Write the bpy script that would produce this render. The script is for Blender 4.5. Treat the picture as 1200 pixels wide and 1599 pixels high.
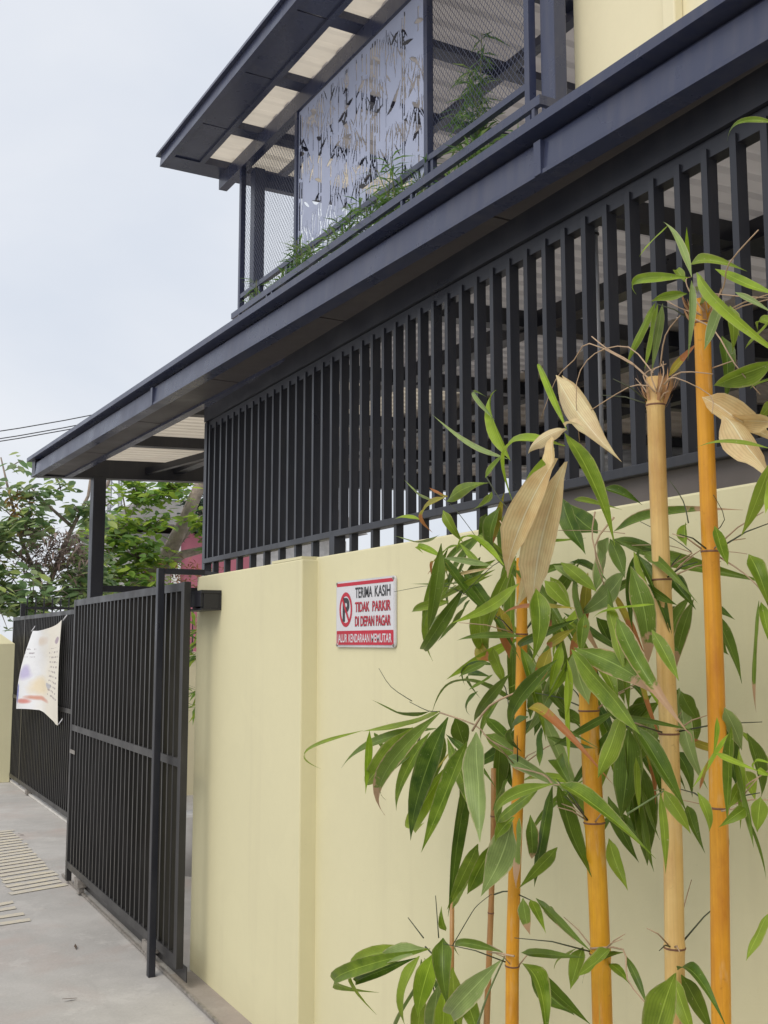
import bpy, math, random
import numpy as np
from mathutils import Matrix, Vector
R = math.radians
for o in list(bpy.data.objects): bpy.data.objects.remove(o)
sc = bpy.context.scene; COL = sc.collection

# ------------------------------------------------------------------ camera
cam = bpy.data.objects.new('camera', bpy.data.cameras.new('camera')); COL.objects.link(cam)
cam.location = (-1.711, 0, 1.6)
cam.rotation_euler = (R(90 + 6.843), 0, R(-27.281))
cam.data.sensor_fit = 'VERTICAL'; cam.data.sensor_height = 36; cam.data.lens = 38.27
cam.data.clip_start = .05; cam.data.clip_end = 2000
sc.camera = cam
sc.cycles.max_bounces = 6; sc.cycles.diffuse_bounces = 3; sc.cycles.glossy_bounces = 2; sc.cycles.transmission_bounces = 4

# ------------------------------------------------------------------ sky, sun, exposure
SUN_EL, SUN_AZ = R(50), R(242)          # azimuth measured from +Y clockwise
w = bpy.data.worlds.new('World'); sc.world = w; w.use_nodes = True
nt = w.node_tree; nt.nodes.clear()
def N(nt, t, **k):
    n = nt.nodes.new(t)
    for a, b in k.items(): setattr(n, a, b)
    return n
sky = N(nt, 'ShaderNodeTexSky', sky_type='NISHITA', sun_disc=False)
sky.sun_elevation = SUN_EL; sky.sun_rotation = SUN_AZ; sky.dust_density = 4; sky.air_density = 1.2
b1 = N(nt, 'ShaderNodeBackground'); b1.inputs[1].default_value = .11
nt.links.new(sky.outputs[0], b1.inputs[0])
tc = N(nt, 'ShaderNodeTexCoord'); mp = N(nt, 'ShaderNodeMapping'); mp.inputs['Scale'].default_value = (1, 1, 1.8)
mp.inputs['Location'].default_value = (.35, .2, .1)
nz = N(nt, 'ShaderNodeTexNoise'); nz.inputs['Scale'].default_value = 2.1; nz.inputs['Detail'].default_value = 5; nz.inputs['Roughness'].default_value = .5
nz.inputs['Distortion'].default_value = .4
rp = N(nt, 'ShaderNodeValToRGB')
rp.color_ramp.elements[0].position = .3; rp.color_ramp.elements[0].color = (.645, .69, .77, 1)
rp.color_ramp.elements[1].position = .62; rp.color_ramp.elements[1].color = (.78, .80, .84, 1)
nt.links.new(tc.outputs['Generated'], mp.inputs[0]); nt.links.new(mp.outputs[0], nz.inputs['Vector']); nt.links.new(nz.outputs[0], rp.inputs[0])
b2 = N(nt, 'ShaderNodeBackground'); b2.inputs[1].default_value = .80; nt.links.new(rp.outputs[0], b2.inputs[0])
mx = N(nt, 'ShaderNodeMixShader'); mx.inputs[0].default_value = .92
nt.links.new(b1.outputs[0], mx.inputs[1]); nt.links.new(b2.outputs[0], mx.inputs[2])
wo = N(nt, 'ShaderNodeOutputWorld'); nt.links.new(mx.outputs[0], wo.inputs[0])

sl = bpy.data.lights.new('sun', 'SUN'); sl.energy = 1.35; sl.angle = R(42); sl.color = (1, .93, .82)
so = bpy.data.objects.new('sun', sl); COL.objects.link(so)
sd = Vector((math.sin(SUN_AZ) * math.cos(SUN_EL), math.cos(SUN_AZ) * math.cos(SUN_EL), math.sin(SUN_EL)))
so.rotation_euler = sd.to_track_quat('Z', 'Y').to_euler(); so.location = (0, 0, 30)
sc.view_settings.view_transform = 'Standard'; sc.view_settings.look = 'None'
sc.view_settings.exposure = .50; sc.view_settings.gamma = 1; sc.view_settings.use_curve_mapping = False

# ------------------------------------------------------------------ mesh helpers
class MB:
    def __init__(s): s.v = []; s.f = []
    def add(s, v, f):
        o = len(s.v); s.v += [tuple(p) for p in v]; s.f += [tuple(i + o for i in q) for q in f]; return s
    def box(s, x0, x1, y0, y1, z0, z1, sh=0, xr=0):     # sh: rise of z per unit x, about xr
        v = [(x, y, z + sh * (x - xr)) for z in (z0, z1) for y in (y0, y1) for x in (x0, x1)]
        return s.add(v, [(0, 2, 3, 1), (4, 5, 7, 6), (0, 1, 5, 4), (2, 6, 7, 3), (0, 4, 6, 2), (1, 3, 7, 5)])
    def bar(s, p, q, w, h, up=(0, 0, 1)):
        p = Vector(p); q = Vector(q); d = (q - p).normalized(); u = Vector(up)
        a = d.cross(u)
        if a.length < 1e-4: a = d.cross(Vector((1, 0, 0)))
        a.normalize(); b = a.cross(d); v = []
        for c in (p, q):
            for sa, sb in ((-1, -1), (1, -1), (1, 1), (-1, 1)): v.append(c + a * sa * w / 2 + b * sb * h / 2)
        return s.add(v, [(0, 1, 2, 3), (7, 6, 5, 4), (0, 4, 5, 1), (1, 5, 6, 2), (2, 6, 7, 3), (3, 7, 4, 0)])
    def tube(s, pts, rad, n=8, cap=True):
        pts = [Vector(p) for p in pts]; m = len(pts)
        if not hasattr(rad, '__len__'): rad = [rad] * m
        v = []; f = []; ref = None
        for i, p in enumerate(pts):
            d = (pts[min(i + 1, m - 1)] - pts[max(i - 1, 0)]).normalized()
            if ref is None: ref = Vector((1, 0, 0)) if abs(d.x) < .8 else Vector((0, 1, 0))
            a = (ref - d * ref.dot(d)).normalized(); ref = a; b = d.cross(a)
            for k in range(n):
                t = 2 * math.pi * k / n; v.append(p + (a * math.cos(t) + b * math.sin(t)) * rad[i])
        for i in range(m - 1):
            for k in range(n):
                k2 = (k + 1) % n; f.append((i * n + k, i * n + k2, (i + 1) * n + k2, (i + 1) * n + k))
        if cap: f.append(tuple(range(n))[::-1]); f.append(tuple((m - 1) * n + k for k in range(n)))
        return s.add(v, f)
    def prism_y(s, prof, y0, y1):     # closed xz outline, counterclockwise seen from -y
        n = len(prof); v = [(x, y0, z) for x, z in prof] + [(x, y1, z) for x, z in prof]
        f = [tuple(range(n)), tuple(range(2 * n - 1, n - 1, -1))]
        f += [(i, i + n, (i + 1) % n + n, (i + 1) % n) for i in range(n)]
        return s.add(v, f)
    def mesh(s, name, mat=None, smooth=False):
        me = bpy.data.meshes.new(name); me.from_pydata(s.v, [], s.f); me.update()
        if mat: me.materials.append(mat)
        if smooth: me.polygons.foreach_set('use_smooth', [True] * len(me.polygons))
        return me
BASE = {}
def tag(o, label=None, cat=None, group=None, kind=None):
    for k, v in (('label', label), ('category', cat), ('group', group), ('kind', kind)):
        if v: o[k] = v
    return o
def root(name, label, cat, base=(0, 0, 0), rz=0, group=None):
    o = bpy.data.objects.new(name, None); COL.objects.link(o); o.empty_display_size = .1
    b = Vector(base); o.rotation_euler = (0, 0, rz); o.location = Matrix.Rotation(rz, 3, 'Z') @ b
    BASE[o] = b; return tag(o, label, cat, group)
def link(name, me, parent=None, loc=None, mw=None):
    o = bpy.data.objects.new(name, me); COL.objects.link(o); l = Vector(loc or (0, 0, 0))
    b = Vector((0, 0, 0))
    if parent is not None:
        o.parent = parent
        if parent in BASE: b = BASE[parent]
    if mw is not None:
        m = mw.copy(); m.translation = m.translation - b; o.matrix_basis = m
    else: o.location = l - b
    return o
def part(name, mb, mat, parent=None, smooth=False, bev=0):
    o = link(name, mb.mesh(name, mat, smooth), parent)
    if bev:
        m = o.modifiers.new('bevel', 'BEVEL'); m.width = bev; m.segments = 2; m.limit_method = 'ANGLE'; m.harden_normals = False
    return o

# ------------------------------------------------------------------ materials
def newmat(name):
    m = bpy.data.materials.new(name); m.use_nodes = True; nt = m.node_tree; nt.nodes.clear()
    out = N(nt, 'ShaderNodeOutputMaterial'); p = N(nt, 'ShaderNodeBsdfPrincipled'); nt.links.new(p.outputs[0], out.inputs[0])
    return m, nt, p, out
def noise(nt, vec, scale, detail=4, rough=.55, dist=0):
    n = N(nt, 'ShaderNodeTexNoise'); n.inputs['Scale'].default_value = scale; n.inputs['Detail'].default_value = detail
    n.inputs['Roughness'].default_value = rough; n.inputs['Distortion'].default_value = dist
    if vec is not None: nt.links.new(vec, n.inputs['Vector'])
    return n.outputs[0]
def ramp(nt, fac, stops):
    r = N(nt, 'ShaderNodeValToRGB'); e = r.color_ramp.elements
    while len(e) < len(stops): e.new(.5)
    for i, (p, c) in enumerate(stops):
        e[i].position = p; e[i].color = (*c, 1) if hasattr(c, '__len__') else (c, c, c, 1)
    nt.links.new(fac, r.inputs[0]); return r.outputs[0]
def mixc(nt, fac, a, b, mode='MIX'):
    m = N(nt, 'ShaderNodeMix', data_type='RGBA', blend_type=mode)
    for sock, val in ((m.inputs[0], fac), (m.inputs[6], a), (m.inputs[7], b)):
        if hasattr(val, 'links') or hasattr(val, 'is_output'): nt.links.new(val, sock)
        elif hasattr(val, '__len__'): sock.default_value = (*val, 1)
        else: sock.default_value = val
    return m.outputs[2]
def bump(nt, p, h, strength=.2, dist=.01):
    b = N(nt, 'ShaderNodeBump'); b.inputs['Strength'].default_value = strength; b.inputs['Distance'].default_value = dist
    nt.links.new(h, b.inputs['Height']); nt.links.new(b.outputs[0], p.inputs['Normal'])
def pos(nt):   # world position
    return N(nt, 'ShaderNodeNewGeometry').outputs['Position']
def stretch(nt, vec, s):
    m = N(nt, 'ShaderNodeMapping'); m.inputs['Scale'].default_value = s; nt.links.new(vec, m.inputs[0]); return m.outputs[0]
def paint(name, c, rough=.4, dust=(.16, .145, .13), dusty=.25, spec=.5):
    m, nt, p, o = newmat(name); v = pos(nt)
    n1 = noise(nt, v, 3.5, 5); n2 = noise(nt, stretch(nt, v, (30, 30, 4)), 1, 3)
    d = ramp(nt, mixc(nt, .5, n1, n2), [(.48, 0), (.75, dusty)])
    nt.links.new(mixc(nt, d, c, dust), p.inputs['Base Color'])
    nt.links.new(ramp(nt, n1, [(.3, max(.05, rough - .1)), (.7, rough + .15)]), p.inputs['Roughness'])
    p.inputs['Specular IOR Level'].default_value = spec
    return m
def simple(name, c, rough=.6, var=.15, scale=6, bmp=0, bs=80):
    m, nt, p, o = newmat(name); v = pos(nt); n1 = noise(nt, v, scale, 5)
    lo = tuple(x * (1 - var) for x in c); hi = tuple(min(1, x * (1 + var)) for x in c)
    nt.links.new(ramp(nt, n1, [(.3, lo), (.7, hi)]), p.inputs['Base Color']); p.inputs['Roughness'].default_value = rough
    if bmp: bump(nt, p, noise(nt, v, bs, 4), bmp, .004)
    return m
def stucco(name, c, stain=True):
    m, nt, p, o = newmat(name); v = pos(nt)
    big = noise(nt, v, .9, 5, .6); fine = noise(nt, v, 26, 4, .6); st = noise(nt, stretch(nt, v, (7, 7, .55)), 1, 5, .6)
    col = mixc(nt, ramp(nt, big, [(.3, 0), (.75, 1)]), tuple(x * .955 for x in c), tuple(min(1, x * 1.03) for x in c))
    col = mixc(nt, ramp(nt, fine, [(.35, .0), (.8, .10)]), col, tuple(x * .8 for x in c))
    if stain:
        col = mixc(nt, ramp(nt, st, [(.55, 0), (.85, .26)]), col, (.42, .36, .24))
        sp = noise(nt, v, 55, 2, .5)
        col = mixc(nt, ramp(nt, sp, [(.76, 0), (.83, .35)]), col, (.33, .29, .2))
    pt = noise(nt, v, 2.3, 3, .5, .8); col = mixc(nt, ramp(nt, pt, [(.56, 0), (.60, .16)]), col, tuple(min(1, x * 1.07) for x in c))
    nt.links.new(col, p.inputs['Base Color']); p.inputs['Roughness'].default_value = .72
    bump(nt, p, mixc(nt, .6, noise(nt, v, 160, 3), noise(nt, v, 9, 4)), .16, .006)
    return m
def translucent(name, c, frac=.55, rough=.4):
    m, nt, p, o = newmat(name); v = pos(nt)
    col = ramp(nt, noise(nt, stretch(nt, v, (2, 5, 1)), 1.3, 4), [(.3, tuple(x * .86 for x in c)), (.7, c)])
    nt.links.new(col, p.inputs['Base Color']); p.inputs['Roughness'].default_value = rough
    t = N(nt, 'ShaderNodeBsdfTranslucent'); nt.links.new(col, t.inputs[0])
    x = N(nt, 'ShaderNodeMixShader'); x.inputs[0].default_value = frac
    nt.links.new(p.outputs[0], x.inputs[1]); nt.links.new(t.outputs[0], x.inputs[2]); nt.links.new(x.outputs[0], o.inputs[0])
    return m
def leafmat(name, c1, c2, edge=(.45, .40, .2), tip=(.46, .34, .20), tipamt=.9, edgeamt=.4, trans=.3, spots=.5, tip0=.98):
    m, nt, p, o = newmat(name)
    uv = N(nt, 'ShaderNodeUVMap').outputs[0]; sep = N(nt, 'ShaderNodeSeparateXYZ'); nt.links.new(uv, sep.inputs[0])
    oi = N(nt, 'ShaderNodeObjectInfo'); v = pos(nt)
    col = mixc(nt, oi.outputs['Random'], c1, c2)
    big = noise(nt, v, 22, 4)
    col = mixc(nt, ramp(nt, big, [(.35, 0), (.75, .5)]), col, tuple(min(1, a * 1.6) for a in c2))
    # parallel veins and a pale midrib
    vn = N(nt, 'ShaderNodeTexWave', wave_type='BANDS', bands_direction='X'); vn.inputs['Scale'].default_value = 3.6; vn.inputs['Distortion'].default_value = .15
    nt.links.new(uv, vn.inputs[0])
    col = mixc(nt, ramp(nt, vn.outputs['Fac'], [(.0, .22), (.6, 0)]), col, tuple(a * .5 for a in c1))
    mid = N(nt, 'ShaderNodeMath', operation='COMPARE'); mid.inputs[1].default_value = .5; mid.inputs[2].default_value = .022; nt.links.new(sep.outputs[0], mid.inputs[0])
    md = N(nt, 'ShaderNodeMath', operation='MULTIPLY'); md.inputs[1].default_value = .45; nt.links.new(mid.outputs[0], md.inputs[0])
    col = mixc(nt, md.outputs[0], col, tuple(min(1, a * 2 + .05) for a in c2))
    # dry edges
    ab = N(nt, 'ShaderNodeMath', operation='SUBTRACT'); ab.inputs[1].default_value = .5; nt.links.new(sep.outputs[0], ab.inputs[0])
    aa = N(nt, 'ShaderNodeMath', operation='ABSOLUTE'); nt.links.new(ab.outputs[0], aa.inputs[0])
    ea = N(nt, 'ShaderNodeMath', operation='MULTIPLY_ADD'); nt.links.new(noise(nt, v, 35, 3), ea.inputs[0]); ea.inputs[1].default_value = .22; nt.links.new(aa.outputs[0], ea.inputs[2])
    col = mixc(nt, ramp(nt, ea.outputs[0], [(.54, 0), (.60, edgeamt)]), col, edge)
    # dry tip, reaching in by a different amount on every leaf
    ta = N(nt, 'ShaderNodeMath', operation='MULTIPLY_ADD'); nt.links.new(noise(nt, v, 45, 4), ta.inputs[0]); ta.inputs[1].default_value = .5; nt.links.new(sep.outputs[1], ta.inputs[2])
    tb = N(nt, 'ShaderNodeMath', operation='MULTIPLY_ADD'); nt.links.new(oi.outputs['Random'], tb.inputs[0]); tb.inputs[1].default_value = .14; nt.links.new(ta.outputs[0], tb.inputs[2])
    col = mixc(nt, ramp(nt, tb.outputs[0], [(tip0 + .10, 0), (tip0 + .15, tipamt)]), col, tip)
    sp = noise(nt, v, 160, 2)
    col = mixc(nt, ramp(nt, sp, [(.68, 0), (.74, spots)]), col, (.42, .40, .22))
    nt.links.new(col, p.inputs['Base Color']); p.inputs['Specular IOR Level'].default_value = .3
    nt.links.new(ramp(nt, big, [(.3, .30), (.7, .5)]), p.inputs['Roughness'])
    bump(nt, p, vn.outputs['Fac'], .12, .001)
    t = N(nt, 'ShaderNodeBsdfTranslucent'); nt.links.new(col, t.inputs[0])
    x = N(nt, 'ShaderNodeMixShader'); x.inputs[0].default_value = trans
    nt.links.new(p.outputs[0], x.inputs[1]); nt.links.new(t.outputs[0], x.inputs[2]); nt.links.new(x.outputs[0], o.inputs[0])
    return m
def foliage(name, cols, trans=.35):
    m, nt, p, o = newmat(name)
    r = N(nt, 'ShaderNodeNewGeometry').outputs['Random Per Island']
    n = len(cols); col = ramp(nt, r, [(i / (n - 1), c) for i, c in enumerate(cols)])
    nt.links.new(col, p.inputs['Base Color']); p.inputs['Roughness'].default_value = .5
    t = N(nt, 'ShaderNodeBsdfTranslucent'); nt.links.new(col, t.inputs[0])
    x = N(nt, 'ShaderNodeMixShader'); x.inputs[0].default_value = trans
    nt.links.new(p.outputs[0], x.inputs[1]); nt.links.new(t.outputs[0], x.inputs[2]); nt.links.new(x.outputs[0], o.inputs[0])
    return m

M_dark = paint('charcoal_paint', (.016, .0175, .025), .36, dusty=.10)
M_roof = paint('blue_charcoal_paint', (.040, .048, .092), .27, (.17, .16, .16), .25)
M_soff = paint('dark_brown_soffit', (.075, .066, .068), .5)
M_gate = paint('gate_paint', (.020, .0195, .0205), .38, (.16, .15, .145), .14)
M_cream = stucco('cream_wall_paint', (.665, .622, .40))
M_cream2 = stucco('cream_house_paint', (.78, .715, .49), False)
M_taupe = simple('taupe_board', (.105, .09, .088), .6)
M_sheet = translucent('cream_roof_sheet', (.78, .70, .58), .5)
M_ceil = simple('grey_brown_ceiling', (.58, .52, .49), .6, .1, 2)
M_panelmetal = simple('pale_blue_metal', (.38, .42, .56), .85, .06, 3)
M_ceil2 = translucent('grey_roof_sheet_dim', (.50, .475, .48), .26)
M_pipe = simple('grey_pvc', (.33, .34, .37), .45)
M_steel = simple('worn_steel', (.22, .20, .18), .45, .4, 30)
M_white = simple('white_sign_face', (.62, .62, .65), .35, .03)
M_red = simple('sign_red', (.46, .008, .03), .5, .1)
M_black = simple('sign_black', (.015, .015, .02), .4)
M_silver = simple('sign_edge', (.55, .55, .56), .4)

# ------------------------------------------------------------------ ground
def concrete(name, c, red=True):
    m, nt, p, o = newmat(name); v = pos(nt)
    n1 = noise(nt, v, .7, 6, .65); n2 = noise(nt, v, 5, 5, .6); n3 = noise(nt, v, 70, 3)
    col = mixc(nt, ramp(nt, n1, [(.3, 0), (.72, 1)]), tuple(x * .70 for x in c), tuple(x * 1.12 for x in c))
    col = mixc(nt, ramp(nt, n2, [(.4, 0), (.75, .55)]), col, tuple(x * .7 for x in c))
    col = mixc(nt, ramp(nt, n3, [(.35, 0), (.75, .25)]), col, tuple(x * 1.25 for x in c))
    if red: col = mixc(nt, ramp(nt, noise(nt, v, 1.6, 4, .6, .6), [(.50, 0), (.72, .5)]), col, (.42, .33, .29))
    st = noise(nt, stretch(nt, v, (9, 1.6, 1)), 1, 4, .6)
    col = mixc(nt, ramp(nt, st, [(.62, 0), (.8, .25)]), col, (.22, .21, .2))
    sk = noise(nt, v, 21, 3, .7); col = mixc(nt, ramp(nt, sk, [(.68, 0), (.74, .5)]), col, (.2, .19, .18))
    sk2 = noise(nt, v, 2.6, 6, .75); col = mixc(nt, ramp(nt, sk2, [(.56, 0), (.62, .28)]), col, tuple(x * 1.3 for x in c))
    nt.links.new(col, p.inputs['Base Color']); nt.links.new(ramp(nt, n2, [(.3, .6), (.7, .85)]), p.inputs['Roughness'])
    bump(nt, p, mixc(nt, .5, n3, n2), .35, .006); return m
M_conc = concrete('concrete_paving', (.45, .435, .415)); M_strip = concrete('brown_concrete', (.32, .285, .255))
g = part('ground', MB().add([(-300, -300, 0), (300, -300, 0), (300, 300, 0), (-300, 300, 0)], [(0, 1, 2, 3)]), M_conc); tag(g, kind='structure')
g = part('concrete_strip', MB().box(-.128, .02, -3, 5.36, -.05, .006), M_strip); tag(g, kind='structure')
random.seed(3)
lm = simple('dry_leaf_litter', (.10, .07, .05), .8)
for i, (x, y) in enumerate([(-.42, 6.05), (-.62, 5.2), (-.12, 9.7)]):
    a = random.uniform(0, 6); mb = MB()
    d = Vector((math.cos(a), math.sin(a), 0)); e = Vector((-d.y, d.x, 0)); c = Vector((x, y, .006))
    mb.add([c - d * .035, c + e * .008 + Vector((0, 0, .006)), c + d * .035 + Vector((0, 0, .008)), c - e * .008 + Vector((0, 0, .002))], [(0, 1, 2, 3)])
    o = part('fallen_leaf', mb, lm); m = o.modifiers.new('s', 'SOLIDIFY'); m.thickness = .002
    tag(o, ['dry brown leaf on the concrete left of the near gate', 'dry brown leaf on the concrete at the bottom left edge', 'dry brown leaf beyond the painted sunlight stripes'][i], 'leaf', 'fallen leaves on the concrete')

mk = root('painted_sun_stripes', 'pale yellow sunlight painted as a striped marking on the concrete before the gate', 'sunpatch', (-.33, 8.4, .004))  # bars of sunlight on the concrete, painted as flat yellow strips
M_sunpaint = None
def sunpaintmat():
    m, nt, p, o = newmat('painted_sunlight'); v = pos(nt)
    col = mixc(nt, ramp(nt, noise(nt, v, 16, 5, .7), [(.36, .1), (.62, .85)]), (.62, .55, .40), (.46, .44, .41))  # sunlit tone put into the colour, broken up by noise
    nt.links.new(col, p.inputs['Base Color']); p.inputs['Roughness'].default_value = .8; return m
M_sunpaint = sunpaintmat()
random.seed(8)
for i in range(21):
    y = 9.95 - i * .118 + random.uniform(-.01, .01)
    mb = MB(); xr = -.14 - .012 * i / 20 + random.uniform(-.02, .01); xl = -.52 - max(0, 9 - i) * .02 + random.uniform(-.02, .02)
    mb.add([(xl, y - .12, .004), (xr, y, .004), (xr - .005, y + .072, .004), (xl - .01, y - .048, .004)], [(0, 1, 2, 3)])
    part('stripe', mb, M_sunpaint, mk)
mk2 = root('painted_sun_stripes', 'small patch of four short yellow stripes of painted sunlight nearer the camera', 'sunpatch', (-.62, 6.85, .004))  # second patch of sunlight bars, also painted strips
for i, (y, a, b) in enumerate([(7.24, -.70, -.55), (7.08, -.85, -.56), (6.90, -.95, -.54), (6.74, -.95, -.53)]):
    part('stripe', MB().add([(a, y - .07, .004), (b, y, .004), (b, y + .07, .004), (a, y + .0, .004)], [(0, 1, 2, 3)]), M_sunpaint, mk2)

# ------------------------------------------------------------------ boundary wall
wl = root('boundary_wall', 'long smooth cream painted boundary wall with a projecting end pillar', 'wall', (.07, 2, 0))
part('wall_panel', MB().box(.07, .22, -3.2, 4.06, 0, 1.945), M_cream, wl, bev=.006)
part('gate_pillar', MB().box(0, .24, 4.04, 5.41, 0, 1.935), M_cream, wl, bev=.006)
part('coping_step', MB().box(.004, .236, 4.05, 4.38, 1.936, 1.947), M_cream, wl)

# ------------------------------------------------------------------ no-parking sign
sg = root('parking_sign', 'red and white no parking notice sign screwed to the cream wall', 'sign', (.07, 3.596, 1.583))
SY0, SY1, SZ0, SZ1 = 3.840, 3.352, 1.583, 1.833
SW, SH = SY0 - SY1, SZ1 - SZ0
def sgn(u, v, t): return (.068 - t, SY0 - u * SW, SZ0 + v * SH)     # u right, v up, t out of the wall
def rrect(u0, u1, v0, v1, t0, t1, r=.0):
    pts = []
    for cx, cy, a0 in ((u1, v1, 0), (u0, v1, 90), (u0, v0, 180), (u1, v0, 270)):
        for k in range(5):
            a = R(a0 + k * 22.5); sx = -1 if cx == u1 else 1; sy = -1 if cy == v1 else 1
            pts.append((cx + sx * r / SW + r / SW * math.cos(a), cy + sy * r / SH + r / SH * math.sin(a)))
    n = len(pts); mb = MB()
    mb.add([sgn(u, v, t1) for u, v in pts] + [sgn(u, v, t0) for u, v in pts],
           [tuple(range(n)), tuple(range(2 * n - 1, n - 1, -1))] + [(i, i + n, (i + 1) % n + n, (i + 1) % n) for i in range(n)])
    return mb
part('edge_plate', rrect(0, 1, 0, 1, 0, .006, .014), M_silver, sg)
part('face', rrect(.018, .982, .03, .972, .006, .008, .010), M_white, sg)
part('red_stripe', rrect(.02, .98, .918, .97, .008, .0086, .004), M_red, sg)
part('red_band', rrect(.02, .98, .034, .245, .008, .0086, .004), M_red, sg)
cu, cv, ro = .185, .565, .262          # ring drawn in units of sign height
mb = MB(); v = []; f = []; n = 48
for k in range(n):
    a = 2 * math.pi * k / n
    for rr in (ro, ro * .77):
        v.append(sgn(cu + rr * SH / SW * .86 * math.cos(a), cv + rr * math.sin(a), .0088))
for k in range(n): f.append((2 * k, 2 * ((k + 1) % n), 2 * ((k + 1) % n) + 1, 2 * k + 1))
part('ring', mb.add(v, f), M_red, sg)
mb = MB(); q = []
for s1, s2 in ((-1, 1), (1, 1), (1, -1), (-1, -1)):
    a = R(128); dx, dy = math.cos(a), math.sin(a)
    U = s1 * ro * .85 * dx - s2 * .026 * dy; V = s1 * ro * .85 * dy + s2 * .026 * dx
    q.append(sgn(cu + U * SH / SW * .86, cv + V, .0098))
part('slash', mb.add(q, [(3, 2, 1, 0)]), M_red, sg)
def lettering(txt, u0, u1, v0, v1, mat, t, off=.0, name='lettering'):
    cu_ = bpy.data.curves.new('t', 'FONT'); cu_.body = txt; cu_.offset = off; cu_.size = 1
    to = bpy.data.objects.new('t', cu_); COL.objects.link(to)
    dg = bpy.context.evaluated_depsgraph_get(); me = bpy.data.meshes.new_from_object(to.evaluated_get(dg))
    bpy.data.objects.remove(to)
    xs = [p.co.x for p in me.vertices]; ys = [0, .69]
    x0, x1, y0, y1 = min(xs), max(xs), min(ys), max(ys)
    for p in me.vertices:
        p.co = sgn(u0 + (p.co.x - x0) / (x1 - x0) * (u1 - u0), v0 + (p.co.y - y0) / (y1 - y0) * (v1 - v0), t)
    me.materials.clear(); me.materials.append(mat); me.name = name
    return link(name, me, sg)
lettering('P', cu - .055, cu + .065, .40, .73, M_black, .0092, .035, 'parking_letter')
lettering('TERIMA', .355, .645, .73, .88, M_black, .009, .02); lettering('KASIH', .685, .935, .73, .88, M_black, .009, .02)
for a, b in ((.0088, M_black), (.0093, M_red)):
    d = .006 if b is M_black else 0
    lettering('TIDAK', .355 - d, .60 - d, .525 - d, .665 - d, b, a, .015); lettering('PARKIR', .65 - d, .94 - d, .525 - d, .665 - d, b, a, .015)
    lettering('DI', .355 - d, .42 - d, .315 - d, .455 - d, b, a, .018); lettering('DEPAN', .45 - d, .68 - d, .315 - d, .455 - d, b, a, .018); lettering('PAGAR', .71 - d, .94 - d, .315 - d, .455 - d, b, a, .018)
lettering('JALUR', .035, .215, .075, .195, M_white, .0092, .015); lettering('KENDARAAN', .24, .60, .075, .195, M_white, .0092, .015); lettering('MEMUTAR', .625, .955, .075, .195, M_white, .0092, .015)
for u in (.02, .975):
    for vv_ in (.03, .965):
        c = Vector(sgn(u, vv_, .006)); part('screw', MB().tube([c, c - Vector((.004, 0, 0))], .005, 8), M_steel, sg)

# ------------------------------------------------------------------ slat screen above the wall
ss = root('slat_screen', 'tall charcoal metal screen of upright slats standing on the cream wall', 'screen', (.15, 3, 1.945))
slat = MB().box(-.017, .017, -.010, .010, 0, .735).mesh('slat', M_dark)
ys = [5.665 - i * .0945 for i in range(53)]
for i, y in enumerate(ys):
    o = link('slat', slat, ss, (.15, y, 2.052)); o.rotation_euler = (0, 0, random.uniform(-.02, .02))
stub = MB().box(-.015, .015, -.010, .010, 0, .105).mesh('stub_post', M_dark)
for i, y in enumerate(ys):
    if i % 2 == 1 and y > 2.85 and abs(y - 4.05) > .06: link('stub_post', stub, ss, (.15, y, 1.936))
part('stub_post', MB().box(.125, .175, 4.0, 4.05, 1.936, 2.029), M_dark, ss)
part('bottom_rail', MB().box(.128, .172, .6, 5.72, 2.026, 2.054), M_dark, ss, bev=.003)
part('top_rail', MB().box(.14, .18, .6, 5.72, 2.765, 2.812), M_dark, ss)
part('head_beam', MB().box(.125, .20, .6, 5.74, 2.814, 2.93), M_dark, ss)
part('end_post', MB().box(.13, .17, 5.70, 5.745, 1.93, 2.81), M_dark, ss)
part('base_board', MB().box(.155, .19, -.5, 2.82, 1.944, 2.03), M_taupe, ss)
pp = root('conduit_pipe', 'thin grey plastic pipe running up behind the screen slats', 'pipe', (.25, 2.44, 1.95))
part('tube', MB().tube([(.25, 2.442, 1.95), (.25, 2.452, 2.86)], .0085, 10), M_pipe, pp, True)
part('coupling', MB().tube([(.25, 2.452, 2.80), (.25, 2.4525, 2.86)], .0115, 10), M_pipe, pp, True)
part('cable_tie', MB().tube([(.25, 2.451, 2.788), (.25, 2.451, 2.794)], .0125, 10), M_black, pp, True)

# ------------------------------------------------------------------ carport roof
A1 = R(2.64); SL = .04
cr = root('carport_roof', 'low carport roof with long dark metal eaves gutter over the screen', 'roof', (.6, 8.67, 0), A1)
Y0, Y1 = -1.4, 8.77
part('fascia_board', MB().prism_y([(.100, 2.885), (.165, 2.885), (.165, 2.985), (.112, 2.985), (.106, 2.897), (.100, 2.897)], Y0, Y1), M_roof, cr)
part('gutter_web', MB().box(.142, .165, Y0, Y1 - .005, 2.9855, 3.012), M_roof, cr)
part('gutter_lip', MB().prism_y([(.072, 3.012), (.30, 3.020), (.30, 3.050), (.085, 3.045), (.072, 3.040)], Y0, Y1 + .04), M_roof, cr)
for y in (5.75, 2.35):
    part('fascia_joint', MB().box(.0965, .11, y, y + .03, 2.886, 2.984), M_roof, cr)
js = [8.66, 7.5, 6.3, 5.1, 3.9, 2.7, 1.5, .3, -.9]
for a, b in zip(js[:-1], js[1:]):
    part('soffit_panel', MB().box(.165, .335, b + .006, a - .006, 2.902, 2.912), M_soff, cr)
part('eaves_beam', MB().box(.335, .385, Y0, 8.66, 2.888, 2.965), M_roof, cr)
part('end_beam', MB().box(.105, 4.6, 8.66, 8.765, 2.887, 3.036, SL, .2), M_dark, cr)
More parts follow.
